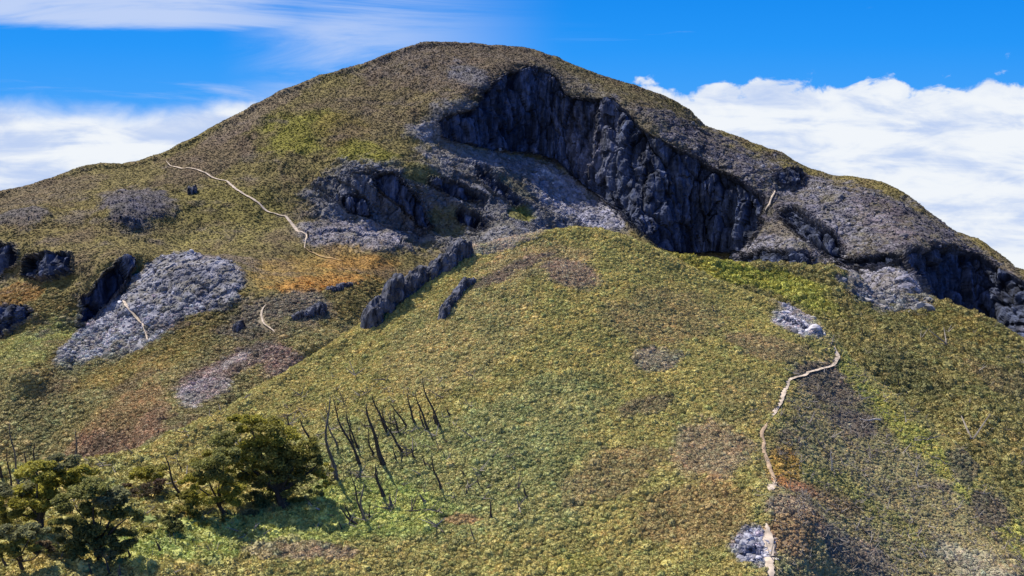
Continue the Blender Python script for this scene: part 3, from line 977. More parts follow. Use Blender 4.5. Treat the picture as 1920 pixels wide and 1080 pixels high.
def proto_bush(seed, leaves=70, flat=0.62):
    r = np.random.default_rng(seed)
    v, f = icosphere(2)
    n = fbm(v * 1.0 + seed * 3.3, 0.75, 2, 0.6)
    v = v * (1 + n[:, None] * 0.75) * 0.46
    v[:, 2] = v[:, 2] * flat * 1.1 + 0.12
    V_, F_ = list(v), [list(x) for x in f]
    for i in range(leaves):
        th, z = r.random() * 6.283, r.random() ** 0.8
        rr = math.sqrt(max(0, 1 - z * z))
        c = np.array([math.cos(th) * rr, math.sin(th) * rr, z * flat * 1.15]) * (0.42 + 0.14 * r.random()) + np.array([0, 0, 0.12])
        a = r.normal(size=3); a /= np.linalg.norm(a)
        b = np.cross(a, r.normal(size=3)); b /= np.linalg.norm(b)
        s = 0.07 + 0.08 * r.random()
        k = len(V_)
        V_ += [c + a * s, c + b * s * 0.6, c - a * s * 0.8, c - b * s * 0.6]
        F_.append([k, k + 1, k + 2, k + 3])
    me = bpy.data.meshes.new('shrub_form')
    me.from_pydata([tuple(map(float, p)) for p in V_], [], F_)
    me.materials.append(M_BUSH)
    me.update()
    return bpy.data.objects.new('shrub_form', me)


def proto_stone(seed):
    r = np.random.default_rng(seed)
    v, f = icosphere(2)
    for _ in range(9):
        nrm = r.normal(size=3); nrm /= np.linalg.norm(nrm)
        d = 0.55 + 0.3 * r.random()
        k = v @ nrm
        v = v - np.maximum(k - d, 0)[:, None] * nrm
    v *= np.array([1, 0.6 + 0.5 * r.random(), 0.5 + 0.4 * r.random()]) * 0.55
    me = bpy.data.meshes.new('stone_form')
    me.from_pydata([tuple(map(float, p)) for p in v], [], f)
    me.materials.append(M_STONE)
    me.update()
    return bpy.data.objects.new('stone_form', me)


def proto_collection(name, objs):
    c = bpy.data.collections.new(name)
    for o in objs:
        c.objects.link(o)
    return c


C_BUSH = proto_collection('shrub_forms', [proto_bush(s, 60, f) for s, f in ((1, .6), (2, .75), (3, .5), (4, .65), (5, .85))])
C_STONE = proto_collection('stone_forms', [proto_stone(s) for s in range(20, 25)])


def scatter(name, P, C, S, R, coll, label, cat='ground cover'):
    me = bpy.data.meshes.new(name)
    n = len(P)
    me.vertices.add(n)
    me.vertices.foreach_set('co', P.astype(np.float32).reshape(-1))
    a = me.attributes.new('tint', 'FLOAT_COLOR', 'POINT')
    a.data.foreach_set('color', np.c_[C, np.ones(n)].astype(np.float32).reshape(-1))
    a = me.attributes.new('siz', 'FLOAT_VECTOR', 'POINT')
    a.data.foreach_set('vector', S.astype(np.float32).reshape(-1))
    a = me.attributes.new('rot', 'FLOAT_VECTOR', 'POINT')
    a.data.foreach_set('vector', R.astype(np.float32).reshape(-1))
    o = bpy.data.objects.new(name, me)
    COL.objects.link(o)
    ng = bpy.data.node_groups.new(name, 'GeometryNodeTree')
    ng.interface.new_socket('Geometry', in_out='INPUT', socket_type='NodeSocketGeometry')
    ng.interface.new_socket('Geometry', in_out='OUTPUT', socket_type='NodeSocketGeometry')
    nd = ng.nodes
    gi, go = nd.new('NodeGroupInput'), nd.new('NodeGroupOutput')
    iop = nd.new('GeometryNodeInstanceOnPoints')
    ci = nd.new('GeometryNodeCollectionInfo')
    ci.inputs['Collection'].default_value = coll
    ci.inputs['Separate Children'].default_value = True
    ci.inputs['Reset Children'].default_value = True
    iop.inputs['Pick Instance'].default_value = True

    def na(nm):
        x = nd.new('GeometryNodeInputNamedAttribute')
        x.data_type = 'FLOAT_VECTOR'
        x.inputs['Name'].default_value = nm
        return x.outputs[0]
    e2r = nd.new('FunctionNodeEulerToRotation')
    L_ = ng.links.new
    L_(na('rot'), e2r.inputs[0])
    L_(e2r.outputs[0], iop.inputs['Rotation'])
    L_(na('siz'), iop.inputs['Scale'])
    L_(gi.outputs[0], iop.inputs['Points'])
    L_(ci.outputs[0], iop.inputs['Instance'])
    L_(iop.outputs[0], go.inputs[0])
    md = o.modifiers.new('scatter', 'NODES')
    md.node_group = ng
    tag(o, label, kind='stuff')
    return o


def sample(S, n, weight=None, pymax=None):
    """random points over a sheet, uniform per square metre times weight"""
    V = S['V']
    a = np.linalg.norm(np.cross(V[1:, :-1] - V[:-1, :-1], V[:-1, 1:] - V[:-1, :-1]), axis=-1)
    rows_back = 11
    if rows_back > 4:
        a[-(rows_back - 5):] = 0
    a = np.minimum(a, np.quantile(a, 0.995) * 4)
    if weight is not None:
        a = a * weight[:-1, :-1]
    p = a.reshape(-1) / a.sum()
    i = rng.choice(len(p), n, p=p)
    r, c = np.divmod(i, a.shape[1])
    u, w = rng.random(n), rng.random(n)

    def lerp(A):
        A = A.reshape(V.shape[0], V.shape[1], -1)
        return ((A[r, c].T * (1 - u) * (1 - w) + A[r, c + 1].T * u * (1 - w) + A[r + 1, c].T * (1 - u) * w + A[r + 1, c + 1].T * u * w)).T
    return lerp(V), lerp(S['col']), lerp(S['PX'])[:, 0], lerp(S['PY'])[:, 0]


def near_trail(px, py, tr, rad):
    _, q, w = tr
    d = np.full(px.shape, 1e9)
    for (x, y), k in zip(q[::2], w[::2]):
        d = np.minimum(d, ((px - x) / (rad * k)) ** 2 + ((py - y) / (rad * k * 0.8)) ** 2)
    return d < 1


def make_cover(S, name, n, size, label, wgt, flat=1.0, trails=(), bright=1.0, big=None, trad=9, vary=0.12):
    P, C, px, py = sample(S, n, wgt)
    keep = np.ones(len(P), bool)
    for t in trails:
        keep &= ~near_trail(px, py, t, trad)
    P, C, px, py = P[keep], C[keep], px[keep], py[keep]
    n = len(P)
    s = size * np.exp(rng.normal(0, 0.28, n))
    if big is not None:
        s *= look(big, px, py)
    patch = fbm(P, size * 9, 3, 0.6, off=70)
    C = C * bright * np.clip(1 + rng.normal(0, vary, n) + patch * 0.45, 0.45, 1.8)[:, None]
    C[:, 0] *= np.exp(rng.normal(0, 0.06, n) + patch * 0.2)
    Sc = np.stack([s, s * (0.8 + 0.4 * rng.random(n)), s * flat * (0.75 + 0.5 * rng.random(n))], -1)
    R = np.stack([rng.normal(0, 0.2, n), rng.normal(0, 0.2, n), rng.random(n) * 6.283], -1)
    P = P - np.array([0, 0, 1]) * (s * 0.08)[:, None]
    return scatter(name, P, C, Sc, R, C_BUSH, label)


bigB = 1 + 0.9 * region([(-400, 880), (250, 860), (640, 900), (620, 1000), (300, 1200), (-400, 1400)], 40)
_x = region([(1540, 640), (1920, 1000), (2200, 1300), (1700, 1420), (1450, 1420), (1445, 980), (1430, 850), (1480, 750)], 10)
bigB = bigB * (1 - 0.35 * flankB)
wB = look(1 - 0.35 * flankB, SB['PX'], SB['PY']) * (1 - 0.85 * SB['rock']) * (SB['PY'] < 1130)
make_cover(SB, 'low_shrubs', 150000, 0.58, 'dense low olive shrubs covering the rounded near hill', wB, 0.95, (T2, T3, T4, T9), 1.36, bigB, 6)
wC = (1 - 0.9 * SC_['rock'])
make_cover(SC_, 'shoulder_shrubs', 34000, 1.25, 'green shrubs covering the shoulder to the right behind the near hill', wC, 1.0, (), 1.2, None)
lowA = look(region([(-400, 600), (100, 570), (200, 640), (700, 560), (760, 560), (760, 900), (-400, 1100)], 20), SA['PX'], SA['PY'])
make_cover(SA, 'slope_shrubs', 70000, 1.1, 'low shrubs on the lower left slope under the scree', lowA * (1 - 0.9 * SA['rock']) + 1e-9, 0.8, (T6,), 1.5, None)
make_cover(SA, 'grass_tussocks', 170000, 0.56, 'coarse grass and heath on the mountain slopes', (1 - lowA) * (1 - 0.85 * SA['rock']) * (1 - SA['cl']) + 1e-9, 0.42, (T1, T5, T7), 0.96, None, 4, 0.15)


def stones(S, name, n, size, label, wgt, bright=1.15, trails=()):
    P, C, px, py = sample(S, n, wgt)
    n = len(P)
    s = size * np.exp(rng.normal(0, 0.55, n))
    C = C * bright * np.clip(1 + rng.normal(0, 0.35, n), 0.4, 2.2)[:, None]
    g_ = C.mean(1, keepdims=True)
    C = C * 0.5 + g_ * 0.5 * np.array([1, 1, 1.12])
    Sc = np.stack([s, s, s], -1)
    R = rng.normal(0, 0.5, (n, 3)); R[:, 2] = rng.random(n) * 6.283
    return scatter(name, P, C, Sc, R, C_STONE, label)


stones(SA, 'talus_boulders', 16000, 0.5, 'loose grey boulders and scree on the mountain', (SA['rock'] > 0.45) * SA['rock'] * (1 - SA['cl']) ** 3 + 1e-9, 1.0)
stones(SC_, 'shoulder_boulders', 2500, 0.7, 'grey boulders spilling onto the shoulder', (SC_['rock'] > 0.4) * 1.0 + 1e-9, 0.85)
stones(SB, 'hill_stones', 3500, 0.32, 'small stones on bare patches of the near hill', (SB['rock'] > 0.3) * SB['rock'] + 1e-9, 1.0)

def proto_twig(seed):
    r = np.random.default_rng(seed)
    V_, F_ = [], []
    for k in range(4):
        a = r.normal(size=3) * np.array([1, 0.6, 0.5]); a[2] = abs(a[2]); a /= np.linalg.norm(a)
        p = np.array([0, 0, 0.1]) if k else np.zeros(3)
        L0 = 0.6 + r.random()
        side = np.cross(a, [0, 0, 1.0]); side /= max(np.linalg.norm(side), 1e-6)
        up = np.cross(side, a)
        w = 0.055
        i = len(V_)
        for t_, ww in ((0, w), (L0, w * 0.4)):
            bend_ = np.array([0, 0, 0.1]) * t_
            V_ += [p + a * t_ + bend_ + side * ww, p + a * t_ + bend_ + up * ww, p + a * t_ + bend_ - side * ww, p + a * t_ + bend_ - up * ww]
        F_ += [[i + q, i + (q + 1) % 4, i + 4 + (q + 1) % 4, i + 4 + q] for q in range(4)]
    me = bpy.data.meshes.new('twig_form')
    me.from_pydata([tuple(map(float, p)) for p in V_], [], F_)
    me.materials.append(M_STONE)
    return bpy.data.objects.new('twig_form', me)


C_TWIG = proto_collection('twig_forms', [proto_twig(s) for s in range(40, 45)])


def twigs(S, name, n, size, label, wgt):
    P, C, px, py = sample(S, n, wgt)
    n = len(P)
    s = size * np.exp(rng.normal(0, 0.35, n))
    tone = rng.random((n, 1))
    C = np.array([0.34, 0.30, 0.26]) * tone + np.array([0.08, 0.065, 0.055]) * (1 - tone)
    R = rng.normal(0, 0.3, (n, 3)); R[:, 2] = rng.random(n) * 6.283
    return scatter(name, P + np.array([0, 0, 0.25]), C, np.stack([s, s, s], -1), R, C_TWIG, label)


twigs(SB, 'dry_twigs', 1200, 0.6, 'dry bleached twigs among the shrubs of the right flank', look(flankB, SB['PX'], SB['PY']) * (SB['PY'] < 1120) + 1e-9)
twigs(SC_, 'shoulder_twigs', 350, 0.9, 'dead twigs among the green shrubs of the shoulder', np.ones(SC_['PX'].shape))
woodB = look(region([(-100, 830), (240, 850), (600, 740), (860, 700), (900, 800), (1000, 950), (700, 1010), (300, 1080), (-100, 1100)], 30), SB['PX'], SB['PY'])
twigs(SB, 'stand_twigs', 420, 0.9, 'fallen twigs and stubs round the dead tree stand', woodB + 1e-9)

# ------------------------------------------------------------------ rock outcrops (things)
def outcrop(S, line, width, height, label, seed, group='rock outcrops', mat=None, lean=0.0, front=1.0):
    """one crag: a fractured mass of rock rising along a line on the ground"""
    r = np.random.default_rng(seed)
    pts = np.array([on(S, *p) for p in line])
    seg = np.r_[0, np.cumsum(np.linalg.norm(np.diff(pts, axis=0), axis=1))]
    base = pts.mean(0)
    ns, na = int(np.clip(seg[-1] * 7, 50, 220)), 44
    u = np.linspace(0, 1, ns)
    C = np.stack([np.interp(u * seg[-1], seg, pts[:, k]) for k in range(3)], -1)
    T = np.gradient(C, axis=0); T[:, 2] = 0
    T /= np.maximum(np.linalg.norm(T, axis=1)[:, None], 1e-6)
    A = np.stack([T[:, 1], -T[:, 0], 0 * T[:, 0]], -1)          # across, towards the viewer's side
    env = np.clip(np.minimum(u, 1 - u) * 6, 0, 1) ** 0.5
    q1 = np.stack([u * seg[-1], 0 * u, 0 * u + seed * 3.1], -1)
    prof = 0.72 + 1.2 * fbm(q1, width * 3.2, 4, 0.6) + 0.12 * perlin(q1 / (width * 0.5) + 5.5)
    prof = np.clip(prof, 0.45, 1.0) * (0.35 + 0.65 * env)
    wid = width * (0.75 + 0.6 * fbm(q1 + 30, width * 1.3, 3)) * (0.35 + 0.65 * env)
    th = np.linspace(-0.25, math.pi + 0.25, na)
    cs, sn = np.cos(th), np.sin(th)
    cs = np.sign(cs) * np.abs(cs) ** 0.6
    sn = np.sign(sn) * np.abs(sn) ** 0.75
    Pp = C[:, None, :] + A[:, None, :] * (cs[None, :, None] * wid[:, None, None]) + np.array([0, 0, 1.0]) * (sn[None, :, None] * (height * prof)[:, None, None])
    Pp[..., 0] += lean * sn[None, :] * height * prof[:, None]
    rad = Pp - C[:, None, :]
    rad = rad / np.maximum(np.linalg.norm(rad, axis=-1, keepdims=True), 0.2)
    rad[..., 2] *= 0.3
    f1 = ridged(Pp * np.array([1, 1, 0.25]), width * 0.9, 5, 0.62, off=seed)
    f2 = fbm(Pp, width * 0.5, 4, 0.65, off=seed + 4)
    f3 = np.clip(fbm(Pp * np.array([1, 1, 0.3]), width * 0.45, 3, off=seed + 9) * 4, -1, 0.2)
    cb, cj = cells(Pp * np.array([1, 1, 0.45]), width * 0.75, seed * 1.7)
    cs_, cj2 = cells(Pp * np.array([1, 1, 0.6]), width * 0.3, seed * 2.9)
    Pp = Pp + np.where(np.array([1, 1, 0]), 1, 2.2) * rad * (cb * 0.24 + cs_ * 0.10 - (1 - sstep(cj, 0, 0.2)) * 0.15)[..., None] * width
    Pp = Pp + rad * (f1 * 0.12 + f2 * 0.35 + f3 * 0.1)[..., None] * width
    Pp[..., 2] += fbm(Pp, width * 0.7, 3, off=seed + 2) * 0.35 * width * np.clip(sn, 0, 1)[None, :]
    idx = np.arange(ns * na).reshape(ns, na)
    F = np.stack([idx[:-1, :-1], idx[:-1, 1:], idx[1:, 1:], idx[1:, :-1]], -1).reshape(-1, 4).tolist()
    F += [list(idx[0, ::-1]), list(idx[-1, :])]
    o = mesh_obj('rock_outcrop', (Pp - base).reshape(-1, 3), F, mat or M_CRAG)
    o.location = tuple(base)
    tag(o, label, 'rock', group)
    return o


M_BG = simple_material('boulder_grey', (0.12, 0.122, 0.16), 0.9, 0.9, 2.2, 1.0)
outcrop(SB, [(686, 622), (700, 598), (722, 570), (752, 540)], 2.2, 6.6, 'tall dark fluted crag on the left edge of the near hill crest', 3, lean=0.15)
outcrop(SB, [(742, 552), (790, 524), (830, 502), (885, 474)], 1.9, 4.2, 'long dark jagged crag running up behind the near hill crest', 4, lean=0.1)
outcrop(SB, [(824, 606), (838, 588), (852, 566), (868, 548), (892, 540)], 1.1, 2.4, 'dark wedge of rock poking from the upper left of the near hill', 5, lean=0.15)
outcrop(SA, [(548, 612), (575, 602), (604, 592)], 2.0, 3.6, 'dark rock knob right of the faint track under the orange meadow', 6)
outcrop(SA, [(352, 374), (372, 371)], 2.4, 3.4, 'small dark round rock alone on the grass left of the mountain trail', 7)
outcrop(SA, [(440, 636), (458, 622)], 1.5, 2.6, 'small grey rock left of the faint track below the scree', 8)
outcrop(SA, [(604, 562), (630, 555), (652, 548)], 1.5, 1.6, 'low dark ledge at the lower edge of the orange meadow', 9)
outcrop(SB, [(1388, 1050), (1405, 1036), (1428, 1044)], 0.9, 0.8, 'grey boulder heap left of the white trail at the bottom', 10, mat=M_BG)
outcrop(SB, [(1466, 600), (1490, 610), (1518, 622)], 0.9, 0.8, 'grey blue rocks on the near hill crest beside the trail bend', 12, mat=M_BG)
outcrop(SA, [(228, 436), (262, 440)], 1.8, 1.8, 'dark rock at the foot of the purple grey knoll on the left slope', 13)

# ------------------------------------------------------------------ trees
def tube(path, radii, sides=7, jitter=0.0, r=None, cap=True):
    path = np.array(path, float)
    T = np.gradient(path, axis=0)
    T /= np.linalg.norm(T, axis=1)[:, None]
    ref = np.array([0.0, 1.0, 0.15])
    v, f = [], []
    for i, p in enumerate(path):
        a = np.cross(T[i], ref); a /= np.linalg.norm(a)
        b = np.cross(T[i], a)
        for k in range(sides):
            th = 6.2832 * k / sides
            rr = radii[i] * (1 + (jitter * (r.random() - 0.5) if r is not None else 0))
            v.append(p + (a * math.cos(th) + b * math.sin(th)) * rr)
    n = len(path)
    for i in range(n - 1):
        for k in range(sides):
            k2 = (k + 1) % sides
            f.append([i * sides + k, i * sides + k2, (i + 1) * sides + k2, (i + 1) * sides + k])
    if cap:
        f.append([(n - 1) * sides + k for k in range(sides)])
        f.append([k for k in range(sides)][::-1])
    return v, f


MATS = {'d': M_CHARWOOD, 'g': M_GREYWOOD, 'p': M_PALEWOOD}


def dead_tree(S, base, top, width, label, mat='d', branches=3, bend=0.05, seed=0, group='dead trees on the near hill', name='dead_tree', cat='dead tree', dy=0.0):
    r = np.random.default_rng(1000 + seed)
    B = on(S, *base)
    Tt = world(top[0], top[1], B[1] + dy)
    root = empty(name, B)
    tag(root, label, cat, group)
    H_ = Tt - B
    L_ = np.linalg.norm(H_)
    side = np.cross(H_ / L_, np.array([0, 1.0, 0]))
    n = 11
    path, rad = [], []
    r0 = width * B[1] / FP / 2
    ph = r.random() * 6
    for i in range(n):
        t = i / (n - 1)
        off = side * L_ * bend * math.sin(t * math.pi) + side * L_ * 0.018 * math.sin(t * 9 + ph) + np.array([0, 1, 0]) * L_ * 0.02 * math.sin(t * 7 + ph * 2)
        path.append(H_ * (t * 1.0) + off * (1 if i else 0) + (np.array([0, 0, -0.5]) if i == 0 else 0))
        rad.append(r0 * ((1 - t) ** 0.75 * 0.85 + 0.13 + (0.5 if i == 0 else 0.18 if i == 1 else 0)))
    v, f = tube(path, rad, 7, 0.25, r)
    mesh_obj('trunk', v, f, MATS[mat], root, smooth=True)
    for b in range(branches):
        t = 0.35 + 0.6 * (b + r.random()) / max(branches, 1)
        t = min(t, 0.96)
        i = int(t * (n - 1))
        p0 = path[i]
        sg = -1 if r.random() < 0.65 else 1
        d = side * sg * (0.5 + 0.5 * r.random()) + H_ / L_ * (0.4 + 0.6 * r.random()) + np.array([0, r.normal() * 0.5, 0])
        d /= np.linalg.norm(d)
        bl = L_ * (0.07 + 0.15 * r.random())
        bp = [p0 + d * bl * q + np.array([0, 0, 1]) * bl * 0.25 * q * q for q in (0, 0.35, 0.7, 1.0)]
        rb = rad[i] * 0.5
        v, f = tube(bp, [rb, rb * 0.75, rb * 0.5, rb * 0.25], 5)
        mesh_obj('branch', v, f, MATS[mat], root, smooth=True)
    return root


DEAD = [  # base, top, width px, tone, branches, label
    ((632, 908), (617, 744), 9, 'g', 3, 'tall grey dead tree just right of the big round green tree'),
    ((632, 845), (608, 754), 5, 'g', 2, 'thin grey dead stem leaning left against the tall grey dead tree'),
    ((678, 876), (622, 746), 7, 'd', 2, 'long dark dead tree leaning left, its foot right of the tall grey one'),
    ((675, 846), (648, 763), 5, 'd', 1, 'slim dark dead tree between two longer leaning ones left of the thick trunk'),
    ((722, 876), (687, 757), 11, 'd', 2, 'thick black dead trunk in the middle of the snag stand'),
    ((728, 810), (697, 739), 7, 'd', 3, 'dark dead tree leaning left behind the thick black trunk'),
    ((726, 812), (719, 757), 5, 'd', 1, 'short upright dark stem sharing its foot with a leaning dead tree'),
    ((759, 853), (708, 766), 6, 'd', 2, 'long dark snag leaning far left, right of the thick black trunk'),
    ((767, 804), (730, 751), 5, 'd', 1, 'slender curved snag with no branches above the middle of the stand'),
    ((781, 800), (765, 733), 6, 'd', 2, 'snag third from the upper right end of the stand'),
    ((807, 813), (778, 733), 6, 'd', 2, 'straight dark snag second from the upper right end of the stand'),
    ((828, 806), (789, 704), 6, 'd', 1, 'tallest snag at the upper right end of the stand'),
    ((845, 783), (838, 765), 6, 'd', 0, 'short stub right of the uppermost tall snag'),
    ((779, 865), (771, 840), 7, 'd', 0, 'short dark stub below the far leaning snag'),
    ((829, 923), (807, 849), 6, 'd', 1, 'lone dark snag standing below and right of the stand'),
    ((722, 936), (703, 870), 9, 'd', 1, 'dark hooked snag directly below the thick black trunk'),
    ((734, 953), (731, 927), 9, 'g', 2, 'short forked grey stump right of the hooked snag'),
    ((681, 965), (657, 878), 5, 'd', 1, 'thin leaning snag meeting an upright one at the foot'),
    ((682, 977), (682, 905), 7, 'g', 2, 'upright grey snag at the lower left of the stand'),
    ((693, 972), (693, 945), 4, 'd', 0, 'tiny upright stick right of the upright grey snag'),
    ((670, 988), (636, 950), 7, 'd', 1, 'low dark snag lying steeply left at the lower left of the stand'),
    ((661, 977), (645, 938), 5, 'd', 1, 'small leaning snag behind the low steeply lying one'),
    ((643, 1002), (635, 976), 4, 'd', 0, 'smallest dark stick at the lowest left of the stand'),
    ((801, 949), (787, 926), 9, 'g', 1, 'stout broken grey stump below the lone dark snag'),
    ((822, 967), (817, 954), 6, 'd', 0, 'tiny dark stub above the reddish bare patch'),
    ((875, 896), (863, 880), 5, 'd', 1, 'small crooked stick on the open slope right of the lone snag'),
    ((878, 932), (874, 916), 6, 'd', 0, 'small dark stub on the open slope above the T shaped snag'),
    ((922, 973), (922, 937), 6, 'd', 2, 'short upright snag with a thick foot right of the reddish patch'),
    ((989, 936), (980, 907), 5, 'd', 0, 'thin leaning snag furthest right on the shrubby slope'),
    ((545, 806), (537, 776), 5, 'd', 0, 'thin dark snag rising behind the top of the big green tree'),
    ((588, 832), (562, 784), 6, 'd', 1, 'leaning dark snag behind the right shoulder of the big green tree'),
    ((344, 942), (307, 850), 7, 'd', 1, 'long dark snag leaning left in front of the left side of the big green tree'),
    ((345, 890), (332, 862), 4, 'd', 0, 'thin stick behind the long leaning snag left of the big tree'),
    ((152, 892), (143, 803), 7, 'g', 2, 'tall lone grey snag above the olive tree on the left'),
    ((40, 925), (20, 790), 6, 'g', 2, 'thin tall snag near the left edge above the olive tree'),
    ((25, 925), (12, 835), 5, 'd', 2, 'dark snag closest to the left edge of the picture'),
    ((73, 905), (65, 826), 6, 'd', 2, 'short dark snag between the left edge and the lone grey snag'),
    ((265, 885), (256, 863), 4, 'd', 0, 'thin stick behind the small flat topped tree'),
    ((248, 1055), (233, 1008), 6, 'd', 1, 'dark snag standing out of the right side of the dark green tree'),
    ((307, 1045), (293, 1013), 9, 'd', 1, 'broken dark stump below the small conical tree'),
    ((213, 1085), (192, 1035), 6, 'd', 1, 'dark stick crossing the bottom edge under the dark green tree'),
    ((175, 1090), (166, 1052), 6, 'd', 1, 'bottom edge stick left of another under the dark green tree'),
    ((16, 1070), (2, 1036), 8, 'd', 1, 'dark snag in the bottom left corner'),
    ((42, 1052), (28, 1018), 7, 'd', 1, 'leaning dark snag just right of the bottom left corner one'),
    ((6, 905), (-4, 852), 8, 'd', 2, 'dark snag cut by the left edge of the picture'),
    ((55, 900), (47, 846), 6, 'd', 2, 'slim dark snag beside the short one above the olive tree'),
    ((117, 885), (108, 848), 5, 'd', 1, 'thin stub behind the top of the olive tree'),
    ((84, 900), (80, 862), 5, 'd', 1, 'low dark stick poking from the olive tree top'),
    ((701, 858), (690, 800), 5, 'd', 1, 'thin snag just left of the thick black trunk'),
    ((747, 812), (738, 766), 5, 'd', 1, 'thin upright snag in front of the slender curved one'),
    ((795, 806), (786, 758), 5, 'd', 1, 'thin short snag between the two straight ones at the upper right of the stand'),
    ((663, 838), (656, 780), 5, 'd', 1, 'thin snag in the left part of the stand behind the long leaning one'),
    ((818, 800), (812, 770), 5, 'd', 0, 'short stick between the two uppermost tall snags'),
    ((710, 905), (706, 878), 5, 'd', 1, 'stub directly under the foot of the thick black trunk'),
    ((745, 868), (738, 838), 5, 'd', 1, 'short stick at the right foot of the thick black trunk'),
    ((765, 860), (760, 835), 5, 'g', 1, 'short grey stub at the foot of the far leaning snag'),
    ((800, 880), (792, 852), 4, 'd', 0, 'tiny stick left of the lone dark snag'),
    ((900, 915), (895, 893), 4, 'd', 1, 'tiny forked stick on the open slope below the crooked one'),
    ((1338, 590), (1336, 572), 4, 'g', 0, 'tiny grey stub on the upper right crest of the near hill'),

]
for i, (b, t, w, m, nb, lab) in enumerate(DEAD):
    dead_tree(SB, b, t, w * 0.92, lab, m, nb + (i % 2), 0.03 if i % 3 else 0.06, i)
# far side: bleached sticks on the right flank, dark posts on the shoulder
FLANK = [
    (SB, (1560, 886), (1559, 838), 5, 'p', 2, 'bleached upright stick on the dry flank right of the orange grass'),
    (SB, (1717, 895), (1724, 866), 5, 'p', 1, 'bleached stick high on the dry right flank'),
    (SB, (1735, 1046), (1727, 1022), 5, 'p', 1, 'bleached stub near the pale gravel at the lower right'),
    (SC_, (1539, 632), (1537, 600), 6, 'd', 1, 'dark upright snag on the skyline by the bend of the upper trail'),
    (SC_, (1618, 634), (1616, 612), 5, 'd', 1, 'small dark snag among green shrubs right of the trail bend'),
    (SC_, (1690, 735), (1683, 708), 6, 'd', 2, 'dark snag among the shrubs on the right shoulder'),
]
for i, (S_, b, t, w, m, nb, lab) in enumerate(FLANK):
    dead_tree(S_, b, t, w * 0.7, lab, m, nb, 0.03, 100 + i, group='scattered dead sticks on the right')


def log(S, a, b, width, label, mat, seed):
    r = np.random.default_rng(seed)
    A, B = on(S, *a), on(S, *b)
    root = empty('fallen_log', A)
    tag(root, label, 'log', 'fallen dead wood')
    n = 8
    path = [(B - A) * i / (n - 1) + np.array([0, 0, 0.45 + 0.12 * math.sin(i)]) for i in range(n)]
    r0 = width * A[1] / FP / 2
    v, f = tube(path, [r0 * (1 - 0.6 * i / (n - 1)) for i in range(n)], 7, 0.25, r)
    mesh_obj('trunk', v, f, MATS[mat], root, smooth=True)
    for k in range(2):
        p0 = path[3 + 2 * k]
        d = np.array([r.normal() * .5, -0.2, 0.9]); d /= np.linalg.norm(d)
        bp = [p0 + d * q for q in (0, 0.5, 1.0)]
        v, f = tube(bp, [r0 * .4, r0 * .3, r0 * .15], 5)
        mesh_obj('branch', v, f, MATS[mat], root, smooth=True)


log(SB, (404, 1006), (350, 955), 6, 'dark fallen trunk leaning up beside the big green tree', 'd', 1)
log(SB, (292, 964), (238, 948), 5, 'thin fallen limb lying between the left trees and the small conical tree', 'd', 2)
log(SB, (600, 966), (570, 958), 4, 'bleached log on the shaded ground right of the big tree', 'p', 3)
log(SB, (1650, 797), (1612, 796), 4, 'bleached log lying level on the dry right flank', 'p', 4)


